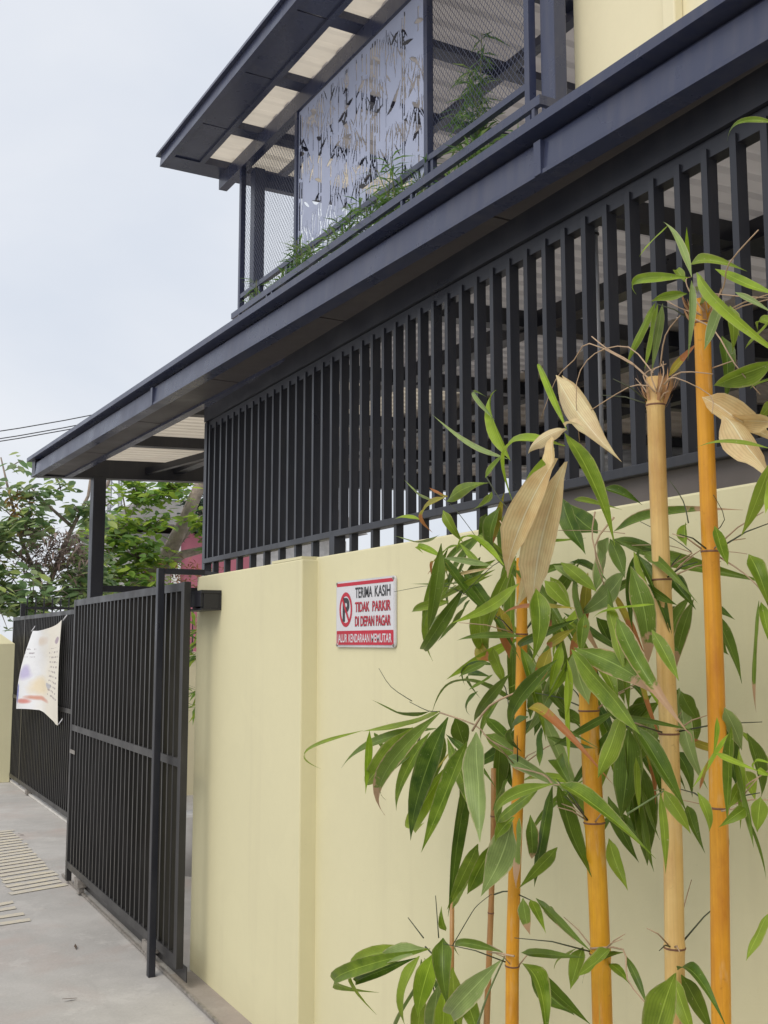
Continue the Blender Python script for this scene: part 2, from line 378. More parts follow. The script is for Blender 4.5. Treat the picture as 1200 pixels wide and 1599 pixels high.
for y in js[1:]:
    part('purlin', MB().box(.385, 4.6, y - .04, y + .04, 2.965, 3.04, SL, .36), M_dark, cr)
for x in (1.22, 2.15, 3.1):
    part('long_beam', MB().box(x, x + .09, Y0, 8.66, 2.955, 3.03, SL, .36), M_dark, cr)
def corrugated(x0, x1, y0, y1, z, pitch, h, sl=0, xr=0):
    mb = MB(); y = y0; prof = []
    while y < y1 - 1e-4:
        for dy, dz in ((0, 0), (.5, 0), (.62, h), (.88, h)):
            yy = y + dy * pitch
            if yy < y1: prof.append((yy, z + dz))
        y += pitch
    prof.append((y1, z)); v = []; f = []
    for yy, zz in prof: v += [(x0, yy, zz + sl * (x0 - xr)), (x1, yy, zz + sl * (x1 - xr))]
    for i in range(len(prof) - 1): f.append((2 * i, 2 * i + 1, 2 * i + 3, 2 * i + 2))
    return mb.add(v, f)
for a, b in zip([8.75] + js[1:-1], js[1:]):
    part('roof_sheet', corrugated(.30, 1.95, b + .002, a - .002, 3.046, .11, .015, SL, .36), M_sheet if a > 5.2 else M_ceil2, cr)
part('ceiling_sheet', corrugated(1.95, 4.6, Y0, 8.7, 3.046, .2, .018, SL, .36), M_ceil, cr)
part('post', MB().box(.555, .655, 8.62, 8.72, 0, 2.905), M_dark, cr, bev=.004)
part('guard_rail', MB().box(.655, 3.2, 8.65, 8.70, 2.0, 2.05), M_dark, cr)
part('corner_brace', MB().bar((1.0, 8.66, 2.99), (1.25, 7.6, 3.02), .04, .05), M_dark, cr)

# ------------------------------------------------------------------ sliding gates
def gate(name, label, x, y0, y1, zb, zm, zt, extra, wheels, hd=.02):
    g = root(name, label, 'gate', (x, (y0 + y1) / 2, 0), 0, 'sliding bar gates')
    for y in [y0, y1 - .05] + extra:
        part('stile', MB().box(x - hd - .001, x + hd + .001, y, y + .05, (0.02 if y == y1 - .05 else zb - .01), zt), M_gate, g)
    part('top_rail', MB().box(x - hd, x + hd, y0 + .051, y1 - .051, zt - .043, zt - .002), M_gate, g)
    part('middle_rail', MB().box(x - hd, x + hd, y0 + .051, y1 - .051, zm - .02, zm + .02), M_gate, g)
    part('bottom_rail', MB().box(x - hd, x + hd, y0 + .051, y1 - .051, zb, zb + .045), M_gate, g)
    bar = MB().box(-hd + .002, hd - .002, -.009, .009, zb + .045, zt - .043).mesh('bar', M_gate)
    n = int((y1 - y0 - .1) / .0915); st = (y1 - y0 - .1) / (n + 1)
    for i in range(n):
        y = y0 + .05 + st * (i + 1)
        if all(abs(y - e - .025) > .04 for e in extra): link('bar', bar, g, (x, y, 0))
    for y in wheels:
        hb = part('wheel_housing', MB().box(x - .03, x + .03, y - .055, y + .055, zb - .05, zb - .0005), M_steel, g)
        wv = MB(); wv.tube([(x - .016, y, .047), (x + .016, y, .047)], .042, 16); wh = part('wheel', wv, M_steel, g)
    return g
G1 = gate('sliding_gate', 'nearer charcoal bar gate standing half open beside the wall end', -.1385, 5.12, 7.69, .105, 1.03, 1.893, [], [7.28, 5.62], .0155)
part('latch_bolt', MB().box(-.158, -.156, 7.50, 7.66, .86, .885), M_steel, G1)
part('drip_plate', MB().box(-.112, -.108, 5.1, 7.55, .035, .104), M_gate, G1)
G2 = gate('sliding_gate', 'far charcoal bar gate with the printed banner tied to it', .35, 9.4, 13.57, .06, .985, 1.90, [12.70], [12.2])
tr = part('gate_track', MB().box(-.137, -.124, -.5, 7.9, .007, .020), M_steel); tag(tr, 'thin steel track rail let into the concrete under the near gate', 'track')
tr = part('gate_track', MB().box(.34, .36, 8.2, 14, .004, .022), simple('white_rail', (.6, .58, .55), .5)); tag(tr, 'pale track rail on the ground under the far gate', 'track')
rb = root('guide_post', 'tall dark post with a square arm reaching over to the wall top', 'post', (-.19, 5.40, 0))
part('post', MB().box(-.215, -.181, 5.37, 5.41, 0, 1.972), M_dark, rb, bev=.003)
part('arm', MB().box(-.1805, .04, 5.374, 5.406, 1.944, 1.9715), M_dark, rb)
part('arm_end', MB().bar((.035, 5.39, 1.957), (.10, 5.36, 1.944), .04, .02), M_dark, rb)
bk = root('gate_bracket', 'black steel roller bracket bolted to the end of the wall', 'bracket', (-.02, 5.12, 1.76))
part('top_angle', MB().box(-.10, -.002, 5.02, 5.33, 1.835, 1.85), M_black, bk)
part('back_plate', MB().box(-.012, -.001, 5.02, 5.33, 1.764, 1.834), M_black, bk)
part('front_plate', MB().box(-.10, -.09, 5.03, 5.36, 1.772, 1.834), M_black, bk); part('end_plate', MB().box(-.089, -.013, 5.022, 5.03, 1.764, 1.834), M_black, bk)
part('bottom_angle', MB().box(-.10, -.002, 5.02, 5.36, 1.755, 1.763), M_black, bk)
for y in (5.08, 5.25): part('roller', MB().tube([(-.05, y, 1.765), (-.05, y, 1.833)], .018, 12), M_steel, bk)

# far pillar
fp = root('gate_pillar', 'cream pillar with chamfered cap at the far end of the gates', 'pillar', (.0, 13.7, 0))
part('shaft', MB().box(-.35, .335, 13.4, 13.95, 0, 1.585), M_cream, fp, bev=.005)
part('cap', MB().add([(-.35, 13.4, 1.585), (.335, 13.4, 1.585), (.335, 13.95, 1.585), (-.35, 13.95, 1.585), (-.22, 13.52, 1.70), (.19, 13.52, 1.70), (.19, 13.83, 1.70), (-.22, 13.83, 1.70)],
     [(0, 1, 5, 4), (1, 2, 6, 5), (2, 3, 7, 6), (3, 0, 4, 7), (4, 5, 6, 7)]), M_cream, fp)

# banner
def bannermat():
    m, nt, p, o = newmat('printed_banner'); uv = N(nt, 'ShaderNodeUVMap').outputs[0]
    s = N(nt, 'ShaderNodeSeparateXYZ'); nt.links.new(uv, s.inputs[0]); u, vv = s.outputs[0], s.outputs[1]
    def M(op, a, b=None, c=None):
        n = N(nt, 'ShaderNodeMath', operation=op)
        for i, z in enumerate((a, b, c)):
            if z is None: continue
            if hasattr(z, 'links'): nt.links.new(z, n.inputs[i])
            else: n.inputs[i].default_value = z
        return n.outputs[0]
    wob = M('MULTIPLY', M('SUBTRACT', noise(nt, uv, 4, 2), .5), .25)
    col = mixc(nt, ramp(nt, M('ADD', u, wob), [(.35, 0), (.6, 1)]), (.74, .75, .77), (.76, .72, .63))
    def blob(cu, cv, ru, rv, colr, soft=.3):
        nonlocal col
        d = M('ADD', M('POWER', M('ABSOLUTE', M('DIVIDE', M('SUBTRACT', M('ADD', u, wob), cu), ru)), 2.0), M('POWER', M('ABSOLUTE', M('DIVIDE', M('SUBTRACT', vv, cv), rv)), 2.0))
        col = mixc(nt, ramp(nt, d, [(1 - soft, 1), (1, 0)]), col, colr)
    blob(.42, .86, .13, .07, (.68, .60, .52), .9); blob(.86, .83, .12, .04, (.38, .30, .36), .5)
    blob(.12, .47, .13, .12, (.48, .44, .64), .8); blob(.42, .30, .24, .15, (.74, .64, .46), .8)
    blob(.04, .20, .05, .14, (.16, .18, .45), .4); blob(.18, .10, .17, .04, (.62, .25, .22), .8); blob(.40, .15, .26, .035, (.60, .30, .22), .9)
    blob(.62, .33, .05, .035, (.45, .45, .48), .5)
    rows = M('FRACT', M('MULTIPLY', vv, 19)); rm = M('MULTIPLY', M('GREATER_THAN', rows, .35), M('LESS_THAN', rows, .72))
    tx = M('GREATER_THAN', noise(nt, stretch(nt, uv, (26, 15, 1)), 1, 2), .5)
    reg = M('MULTIPLY', M('GREATER_THAN', u, .60), M('LESS_THAN', u, .93)); reg2 = M('MULTIPLY', M('LESS_THAN', u, .26), M('MULTIPLY', M('GREATER_THAN', vv, .66), M('LESS_THAN', vv, .80)))
    reg = M('MULTIPLY', reg, M('MULTIPLY', M('LESS_THAN', vv, .76), M('GREATER_THAN', vv, .22)))
    k = M('MULTIPLY', M('MULTIPLY', rm, tx), M('MAXIMUM', reg, reg2)); k = M('MULTIPLY', k, .7)
    col = mixc(nt, k, col, (.22, .17, .2))
    nt.links.new(col, p.inputs['Base Color']); p.inputs['Roughness'].default_value = .5
    bump(nt, p, noise(nt, uv, 6, 3), .4, .02); return m
bn = root('banner', 'crumpled cream and purple printed banner hanging on the far gate', 'banner', (.30, 11.4, .85))
nu, nv = 22, 26; v = []; f = []; uvs = []
for j in range(nv + 1):
    for i in range(nu + 1):
        a, b = i / nu, j / nv       # a: left(far)->right(near), b: bottom->top
        yl = 12.25 + (12.05 - 12.25) * b ; yr = 10.46 - .03 * b
        y = yl + (yr - yl) * a
        zb = .90 + .05 * math.sin(a * 3.1) - .05 * a if a < .45 else .93 - .09 * min(1, (a - .45) / .45)
        zt = 1.725 + (1.81 - 1.725) * a - .035 * math.sin(math.pi * a)
        z = zb + (zt - zb) * b
        x = .295 - .05 * (1 - b) * math.sin(a * 5 + 1.2) - .05 * (1 - b) * (1 - a) - .012 * math.sin(9 * a + 4 * b) - .03 * math.sin(math.pi * b) * math.sin(2.2 * math.pi * a + 1)
        v.append((min(x, .315), y, z)); uvs.append((a, b))
for j in range(nv):
    for i in range(nu): k = j * (nu + 1) + i; f.append((k, k + 1, k + nu + 2, k + nu + 1))
me = MB().add(v, f).mesh('sheet', bannermat(), True); ul = me.uv_layers.new()
for lp in me.loops: ul.data[lp.index].uv = uvs[lp.vertex_index]
link('sheet', me, bn)
for y, z in ((12.10, 1.73), (10.42, 1.815), (10.46, .86)):
    part('tie', MB().tube([(.30, y, z - .01), (.325, y - .02, z + .03), (.35, y + .02, z + .06)], .006, 6), M_white, bn, True)

# ------------------------------------------------------------------ house with balcony
A2 = R(2.0)
H = root('house', 'cream two storey house with caged balcony and flat dark roof above', 'house', (2.5, 5, 0), A2)
part('ground_floor_wall', MB().box(4.3, 8, -3, 8.2, 0, 3.02), M_cream2, H)
part('upper_wall', MB().box(2.0, 8, -3, 4.52, 3.4, 7.4), M_cream2, H, bev=.01)
part('pilaster', MB().box(1.94, 1.999, 3.69, 3.775, 3.4, 7.38), M_cream2, H, bev=.008)
part('wall_moulding', MB().box(1.985, 1.999, 2.3, 3.45, 4.2, 7.38), M_cream2, H)
part('balcony_floor', MB().box(1.82, 8, 4.4, 9.0, 3.26, 3.38), M_dark, H)
dr = part('door', MB().box(4.22, 4.298, 7.0, 8.15, 0, 2.75), simple('brown_timber', (.09, .045, .035), .45, .3, 12), H)
part('handle', MB().box(4.19, 4.219, 7.95, 7.98, 1.0, 1.2), M_steel, dr)
for i in range(2):
    wn = part('window', MB().box(4.24, 4.298, 2.6 + i * 2.1, 4.2 + i * 2.1, 1.0, 2.5), M_dark, H)
    part('pane', MB().box(4.225, 4.239, 2.68 + i * 2.1, 4.12 + i * 2.1, 1.08, 2.42), simple('dim_glass', (.05, .06, .07), .1), wn)
# upper roof
RF = part('eaves_fascia', MB().prism_y([(1.195, 5.989), (1.25, 5.989), (1.25, 6.10), (1.205, 6.10)], 4.56, 9.5), M_roof, H)
part('roof_lip', MB().prism_y([(1.172, 6.103), (1.40, 6.108), (1.40, 6.14), (1.18, 6.138)], 4.56, 9.56), M_roof, H)
bj = [9.47, 8.52, 7.56, 6.60, 5.64, 4.68, 4.565]
for a, b in zip(bj[:-1], bj[1:]):
    part('soffit_panel', MB().box(1.251, 1.488, b + .008, a - .008, 6.004, 6.014), M_roof, H)
part('soffit_beam', MB().box(1.488, 1.535, 4.56, 9.24, 5.985, 6.06), M_roof, H)
part('end_beam', MB().box(1.2515, 4.4, 9.24, 9.50, 5.991, 6.06), M_roof, H)
for y in bj[1:]:
    part('purlin', MB().box(1.5355, 4.4, max(y - .07, 4.56), y + .07, 6.0, 6.06), M_roof, H)
part('wall_plate_beam', MB().box(1.755, 1.835, 4.3, 9.44, 5.86, 5.998), M_roof, H)
part('ridge_beam', MB().box(2.93, 3.01, 4.56, 9.24, 5.93, 5.999), M_roof, H)
part('ridge_beam', MB().box(2.22, 2.28, 7.63, 9.24, 5.95, 5.999), M_roof, H)
M_sheet2 = translucent('grey_roof_sheet', (.46, .42, .40), .35)
for a, b in zip([9.5] + bj[1:-1], bj[1:]):
    part('light_panel', corrugated(1.26, 1.80, b + .002, a - .002, 6.064, .24, .012), M_sheet, H)
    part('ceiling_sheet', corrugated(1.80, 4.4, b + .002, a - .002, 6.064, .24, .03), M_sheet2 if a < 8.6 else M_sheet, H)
# balcony posts, frames
for (x0, x1, y0, y1, n_) in ((1.86, 1.96, 8.80, 8.90, 'post'), (1.80, 1.885, 4.44, 4.56, 'post')):
    part(n_, MB().box(x0, x1, y0, y1, 3.38, 5.859), M_roof, H, bev=.004)
for y in (8.89, 7.70, 5.70, 4.63):
    part('frame_tube', MB().box(1.757, 1.803, y - .022, y + .022, 4.55 if y > 8 else 3.6, 5.859), M_roof, H)
part('end_lintel', MB().box(1.96, 4.3, 8.83, 8.90, 5.70, 5.84), M_roof, H)
part('back_post', MB().box(4.2, 4.3, 8.8, 8.9, 3.38, 6.0), M_roof, H)
part('top_rail', MB().box(1.76, 1.80, 4.655, 8.865, 4.635, 4.675), M_roof, H)
part('planter_rail', MB().box(1.585, 1.615, 4.30, 8.62, 4.355, 4.405), M_roof, H)
part('planter_return', MB().box(1.616, 1.80, 4.30, 4.33, 4.355, 4.405), M_roof, H)
part('planter_return', MB().box(1.616, 1.757, 8.59, 8.62, 4.355, 4.405), M_roof, H)
part('side_rail', MB().box(1.886, 1.999, 4.46, 4.50, 4.46, 4.50), M_roof, H)
part('planter_rod', MB().tube([(1.60, 4.31, 4.285), (1.60, 8.60, 4.285)], .008, 6), M_roof, H)
rod = MB().tube([(0, 0, 0), (0, 0, .07)], .006, 6).mesh('planter_rod', M_roof)
for i in range(22): link('planter_rod', rod, H, (1.60, 4.38 + i * .16, 4.215))
for y in (8.45, 7.86, 7.76, 5.72, 5.60, 4.36):
    part('planter_bracket', MB().box(1.588, 1.612, y - .012, y + .012, 3.9, 4.354), M_roof, H)
for y in (8.45, 7.88, 7.80, 5.64):
    part('rail_post', MB().box(1.765, 1.795, y - .015, y + .015, 3.4, 4.634), M_roof, H)
part('planter_trough', MB().box(1.62, 1.755, 4.35, 8.58, 3.95, 4.12), M_dark, H)
def lattice(y0, y1, z0, z1, x, p=.038, wd=.0030, slope=1.35):
    mb = MB(); Lz = z1 - z0; Ly = y1 - y0
    for s in (1, -1):
        c = -Lz / slope
        while c < Ly + Lz / slope:
            # line y = y0 + c + s*(t)/slope ...
            ya, yb = (c, c + Lz / slope) if s > 0 else (c + Lz / slope, c)
            za, zb = 0, Lz
            pts = [(ya, za), (yb, zb)]
            (a0, b0), (a1, b1) = pts
            t0, t1 = 0., 1.; d = a1 - a0
            for lim, sg_ in ((0, 1), (Ly, -1)):
                t = (lim - a0) / d; inc = (d > 0) == (sg_ > 0)
                if inc: t0 = max(t0, t)
                else: t1 = min(t1, t)
            if t1 - t0 > .005:
                P = (x, y0 + a0 + d * t0, z0 + Lz * t0); Q = (x, y0 + a0 + d * t1, z0 + Lz * t1)
                mb.bar(P, Q, wd, .0012, (1, 0, 0))
            c += p
    return mb
for (y0, y1, z0) in ((7.722, 8.868, 4.0), (4.652, 5.678, 4.676)):
    o = part('expanded_mesh', lattice(y0, y1, z0, 5.858, 1.792), M_roof, H); o['kind'] = 'stuff'
# laser-cut bamboo pattern panel, cut as real openings
def cut_panel():
    rs = random.Random(21); PW, PH, c = 1.955, 1.62, .0062
    nu, nv = int(PW / c), int(PH / c)
    U, V = np.meshgrid((np.arange(nu) + .5) * c, (np.arange(nv) + .5) * c, indexing='ij')
    hole = np.zeros((nu, nv), bool)
    def lens(u0, v0, u1, v1, wd, curve=0, blunt=.8):
        nonlocal hole
        du, dv = u1 - u0, v1 - v0; L = math.hypot(du, dv); du /= L; dv /= L
        s = ((U - u0) * du + (V - v0) * dv) / L; d = -(U - u0) * dv + (V - v0) * du
        ss_ = np.clip(s, 0, 1); d = d - curve * L * np.sin(np.pi * ss_)
        hole |= (s > 0) & (s < 1) & (np.abs(d) < wd / 2 * np.sin(np.pi * ss_) ** blunt)
    def slit(u, v0, v1, wd, lean=0):
        nonlocal hole
        hole |= (np.abs(U - u - lean * (V - v0)) < wd / 2) & (V > v0) & (V < v1)
    u = .025
    while u < PW - .03:
        v = rs.uniform(.02, .35); wd = rs.choice((.010, .013, .017, .022)); ln = rs.uniform(-.025, .025)
        if rs.random() < .8:
            while v < PH - .06:
                seg = rs.uniform(.14, .34)
                if rs.random() < .85: slit(u, v, min(PH - .03, v + seg), wd, ln)
                v += seg + .026
        u += rs.choice((.026, .034, .045, .065, .09))
    for k in range(52):                      # hanging sprays of narrow blades
        u0, v0 = ((k % 26) + rs.uniform(.1, .9)) * PW / 26, rs.uniform(.45, 1.0) if k < 26 else rs.uniform(1.05, PH + .1); nb = rs.randint(4, 6)
        for j in range(nb):
            a = -.55 + 1.1 * (j + rs.uniform(-.2, .2)) / (nb - 1); L = rs.uniform(.18, .34)
            lens(u0 + .08 * math.sin(a), v0 - .08, u0 + L * math.sin(a), v0 - L * math.cos(a), rs.uniform(.012, .018))
    for k in range(40):                      # broad single leaves
        u0, v0 = rs.uniform(.05, PW - .05), rs.uniform(.35, PH - .08); a = rs.choice((-1, 1)) * rs.uniform(.6, 1.4); L = rs.uniform(.10, .17)
        lens(u0, v0, u0 + L * math.sin(a), v0 + L * math.cos(a) * rs.choice((1, -1)), rs.uniform(.028, .042), rs.uniform(-.08, .08), .7)
    for k in range(150):                     # grass at the foot
        u0 = rs.uniform(0, PW); v0 = rs.uniform(0, .30); L = rs.uniform(.10, .36); a = rs.gauss(0, .35)
        lens(u0, v0, u0 + L * math.sin(a), v0 + L * math.cos(a), rs.uniform(.009, .017), rs.uniform(-.15, .15))
    solid = ~hole; solid[:2] = True; solid[-2:] = True; solid[:, :3] = True; solid[:, -3:] = True
    # greedy runs along v keep the face count down
    verts = {}; VL = []; F = []
    def vid(i, j, s):
        k = (i, j, s)
        if k not in verts: verts[k] = len(VL); VL.append((1.776 if s else 1.779, 7.678 - i * c, 4.235 + j * c))
        return verts[k]
    for i in range(nu):
        for j in range(nv):
            if not solid[i, j]: continue
            a, b = (i, j), (i + 1, j + 1)
            F.append((vid(i, j, 1), vid(i + 1, j, 1), vid(i + 1, j + 1, 1), vid(i, j + 1, 1)))
            F.append((vid(i, j, 0), vid(i, j + 1, 0), vid(i + 1, j + 1, 0), vid(i + 1, j, 0)))
            if i == 0 or not solid[i - 1, j]: F.append((vid(i, j, 1), vid(i, j + 1, 1), vid(i, j + 1, 0), vid(i, j, 0)))
            if i == nu - 1 or not solid[i + 1, j]: F.append((vid(i + 1, j, 1), vid(i + 1, j, 0), vid(i + 1, j + 1, 0), vid(i + 1, j + 1, 1)))
            if j == 0 or not solid[i, j - 1]: F.append((vid(i, j, 1), vid(i, j, 0), vid(i + 1, j, 0), vid(i + 1, j, 1)))
            if j == nv - 1 or not solid[i, j + 1]: F.append((vid(i, j + 1, 1), vid(i + 1, j + 1, 1), vid(i + 1, j + 1, 0), vid(i, j + 1, 0)))
    return MB().add(VL, F)
o = part('cut_metal_panel', cut_panel(), M_panelmetal, H); o['label'] = 'pale blue metal panel cut with a bamboo pattern'

# ------------------------------------------------------------------ balcony plants
M_fern = foliage('planter_foliage', [(.08, .17, .05), (.14, .26, .06), (.22, .36, .10), (.11, .20, .09), (.30, .40, .14)], .5)
M_stem = simple('green_stem', (.12, .14, .05), .6)
def narrow_leaf(mb, p, d, L, wd, rs):
    p = Vector(p); d = Vector(d).normalized(); s = d.cross(Vector((rs.uniform(-.4, .4), rs.uniform(-.4, .4), 1))).normalized() * wd / 2
    m1 = p + d * L * .45 + Vector((0, 0, .02 * L)); t = p + d * L + Vector((0, 0, -.18 * L))
    mb.add([p, m1 + s, t, m1 - s], [(0, 1, 2, 3)])
def planter(y, h, spread, nst, dens, label, x=1.74, z0=4.08, wisp=False):
    rs = random.Random(int(y * 1000))
    r_ = root('planter_plant', label, 'plant', (x, y, z0), A2, 'green plants along the balcony planter')
    st = MB(); fo = MB()
    for k in range(nst):
        a = rs.uniform(0, 6.28); sp = spread * rs.uniform(.2, 1)
        top = Vector((x + .45 * sp * math.cos(a), y + sp * math.sin(a), z0 + h * rs.uniform(.55, 1)))
        b = Vector((x + rs.uniform(-.03, .03), y + rs.uniform(-.06, .06), z0)); mid = (b + top) / 2 + Vector((0, 0, .1 * h))
        if wisp: mid = b.lerp(top, .5) + Vector((0, -.1 * sp, .1))
        pts = [b, mid, top]; st.tube(pts, [.006, .005, .003], 5)
        for i in range(dens):
            t = rs.uniform(.25, 1) if not wisp else rs.uniform(.35, 1); p = (b.lerp(mid, t * 2) if t < .5 else mid.lerp(top, t * 2 - 1))
            aa = rs.uniform(0, 6.28); d = Vector((math.cos(aa), math.sin(aa), rs.uniform(-.5, .7)))
            narrow_leaf(fo, p, d, rs.uniform(.09, .20), rs.uniform(.012, .022), rs)
    part('stem', st, M_stem, r_); part('foliage', fo, M_fern, r_)
LB = ['small dark sprig of leaves beside the far balcony post', 'low feathery green plant near the far end of the planter', 'bright feathery green plant below the cut panel, far half', 'loose green plant under the far edge of the cut panel',
      'dense green feathery plant under the middle of the cut panel', 'bushy yellow green plant under the near half of the cut panel', 'arching green plant at the near edge of the cut panel', 'low grassy plant beside the double rail posts',
      'low grassy green plant under the near mesh bay', 'short dark plant at the near corner of the planter']
for (y, h, s, n_, d), lb in zip([(8.42, .70, .14, 4, 18), (8.0, .55, .24, 6, 26), (7.55, .74, .30, 8, 30), (7.15, .56, .32, 7, 28), (6.75, .68, .32, 9, 32), (6.25, .58, .32, 8, 30), (5.95, .74, .28, 8, 30), (5.5, .50, .28, 6, 24), (5.1, .48, .30, 7, 26), (4.7, .44, .22, 5, 20)], LB):
    planter(y, h, s, n_, d, lb)
planter(5.30, 1.34, .34, 7, 52, 'tall wispy bamboo like plant behind the near balcony mesh', 1.90, 4.0, True)

# ------------------------------------------------------------------ golden bamboo before the wall
def culmmat(name, c, c2, stripe=None):
    m, nt, p, o = newmat(name); v = pos(nt)
    gr = noise(nt, stretch(nt, v, (260, 260, 2.2)), 1, 3); bl = noise(nt, v, 9, 5)
    col = mixc(nt, ramp(nt, bl, [(.3, 0), (.75, 1)]), c, c2)
    col = mixc(nt, ramp(nt, gr, [(.4, 0), (.8, .35)]), col, tuple(x * .55 for x in c))
    sp = noise(nt, v, 75, 3); col = mixc(nt, ramp(nt, sp, [(.66, 0), (.78, .5)]), col, tuple(x * .45 for x in c))
    bb = noise(nt, stretch(nt, v, (14, 14, 5)), 1, 5, .65); col = mixc(nt, ramp(nt, bb, [(.45, 0), (.70, .75)]), col, tuple(x * k_ for x, k_ in zip(c, (.66, .52, .6))))
    pb = noise(nt, stretch(nt, v, (40, 40, 9)), 1, 4, .6); col = mixc(nt, ramp(nt, pb, [(.60, 0), (.78, .35)]), col, (.62, .52, .36))
    if stripe:
        s = noise(nt, stretch(nt, v, (70, 70, .5)), 1, 2); col = mixc(nt, ramp(nt, s, [(.60, 0), (.66, .55)]), col, stripe)
    nt.links.new(col, p.inputs['Base Color']); nt.links.new(ramp(nt, bl, [(.3, .32), (.7, .55)]), p.inputs['Roughness'])
    bump(nt, p, gr, .12, .002); return m
M_or = culmmat('golden_culm', (.58, .25, .010), (.70, .34, .022)); M_or2 = culmmat('golden_culm_striped', (.58, .28, .008), (.70, .37, .018), (.30, .30, .06))
M_tan = culmmat('pale_culm', (.56, .35, .11), (.70, .50, .20)); M_thin = culmmat('brown_culm', (.40, .21, .07), (.48, .27, .10))
M_node = simple('culm_node', (.17, .08, .045), .7); M_twig = simple('dry_twig', (.40, .28, .18), .7, .25, 20); M_twigd = simple('dark_twig', (.05, .06, .03), .6); M_twigg = simple('green_twig', (.16, .22, .08), .55)
M_sheath = simple('dry_sheath', (.42, .23, .11), .75, .3, 40)
LM = {
 'g': leafmat('leaf_green', (.095, .175, .010), (.235, .320, .035), tipamt=.8, edgeamt=.45, trans=.4),
 'd': leafmat('leaf_dark_green', (.032, .080, .006), (.125, .190, .020), tipamt=.8, edgeamt=.25, trans=.32, spots=.3),
 'y': leafmat('leaf_bright_green', (.20, .33, .02), (.30, .42, .035), tip=(.5, .3, .08), tipamt=.8, trans=.4),
 'p': leafmat('leaf_pale_green', (.17, .25, .07), (.25, .33, .11), edge=(.52, .48, .28), edgeamt=.75, tipamt=.8),
 'b': leafmat('leaf_green_dry_edged', (.09, .16, .015), (.17, .24, .04), edge=(.46, .33, .20), tip=(.46, .30, .18), edgeamt=.9, tipamt=1, tip0=.85),
 'o': leafmat('leaf_orange_green', (.24, .27, .03), (.36, .29, .04), edge=(.42, .2, .06), tip=(.42, .17, .06), edgeamt=.8, tipamt=1, trans=.4, tip0=.72),
 't': leafmat('leaf_dry_tan', (.66, .45, .20), (.76, .60, .36), edge=(.55, .42, .24), tip=(.44, .20, .10), edgeamt=.5, tipamt=.75, trans=.35, spots=.0, tip0=.9),
}
def leafmesh(name, bend, fold, twist, wave, maxat=.36, curl=0, rows=14, blunt=.62):
    cols = (0, .25, .5, .75, 1); v = []; f = []; uv = []
    prof = [(0, .03), (.04, .12), (.10, .42), (.19, .80), (maxat - .04, 1.0), (maxat + .16, .88), (.70, .60), (.82, .34), (.91, .14), (1, .004)]
    for i in range(rows):
        t = i / (rows - 1)
        for (t0, w0), (t1, w1) in zip(prof[:-1], prof[1:]):
            if t0 <= t <= t1: wd = w0 + (w1 - w0) * (t - t0) / (t1 - t0); break
        wd = max(wd, .035 if t < .5 else .004); zb = bend * math.sin(math.pi * t) - curl * t ** 4; tw = twist * t + .5 * twist * math.sin(5 * t)
        for c in cols:
            x = (c - .5) * wd; z = fold * abs(c - .5) * 2 * wd * .22 + wave * math.sin(7 * t + 2 * c) * .02
            xr = x * math.cos(tw) - z * math.sin(tw); zr = x * math.sin(tw) + z * math.cos(tw)
            v.append((xr, t, zr, zb)); uv.append((c, t))
    n = len(cols)
    for i in range(rows - 1):
        for k in range(n - 1): a = i * n + k; f.append((a, a + 1, a + n + 1, a + n))
    return v, f, uv
VAR = [(.05, .6, .3, 2, .36, .05), (.12, .9, -.4, 2, .33, .12), (-.05, .5, .7, 2, .40, 0), (.17, 1.2, .15, 2, .30, .2), (.03, -.6, -.7, 2, .42, .08), (.09, 1.6, .5, 3, .38, .15), (-.08, 1.0, -.9, 2, .34, .05)]
VART = [(.08, 1.6, .4, 6, .48, .1), (-.06, 2.0, -.5, 7, .52, .0), (.1, -1.5, .3, 6, .45, .12)]
LMESH = {}
def leaf_object(B, T, wd, kind, parent, rs):
    B = Vector(B); T = Vector(T); d = T - B; L = d.length; Y = d / L
    vs = VART if kind == 't' else VAR; k = rs.randrange(len(vs)); asp = max(2, min(40, round(L / wd * 2) / 2))
    key = (kind, k, asp)
    if key not in LMESH:
        bend, fold, tw, wv, mxa, cu_ = vs[k]; v, f, uv = leafmesh('leaf', bend, fold, tw, wv, mxa, cu_)
        # unit length, width 1/asp; z of the cross section scales with width, z of the bend with length
        me = bpy.data.meshes.new('leaf'); me.from_pydata([(x / asp, y, z / asp + zb) for x, y, z, zb in v], [], f); me.update()
        me.polygons.foreach_set('use_smooth', [True] * len(me.polygons)); me.materials.append(LM[kind]); ul = me.uv_layers.new()
        for lp in me.loops: ul.data[lp.index].uv = uv[lp.vertex_index]
        LMESH[key] = me
    view = (Vector((-1.711, 0, 1.6)) - B).normalized()
    n = view * 1.0 + Vector((-.2, -.1, .45)); n = (n - Y * n.dot(Y)).normalized()
    n = Matrix.Rotation(rs.uniform(-.6, .6), 3, Y) @ n; X = Y.cross(n).normalized()
    m = Matrix(((X.x * L, Y.x * L, n.x * L, B.x), (X.y * L, Y.y * L, n.y * L, B.y), (X.z * L, Y.z * L, n.z * L, B.z), (0, 0, 0, 1)))
    return link('leaf', LMESH[key], parent, mw=m)

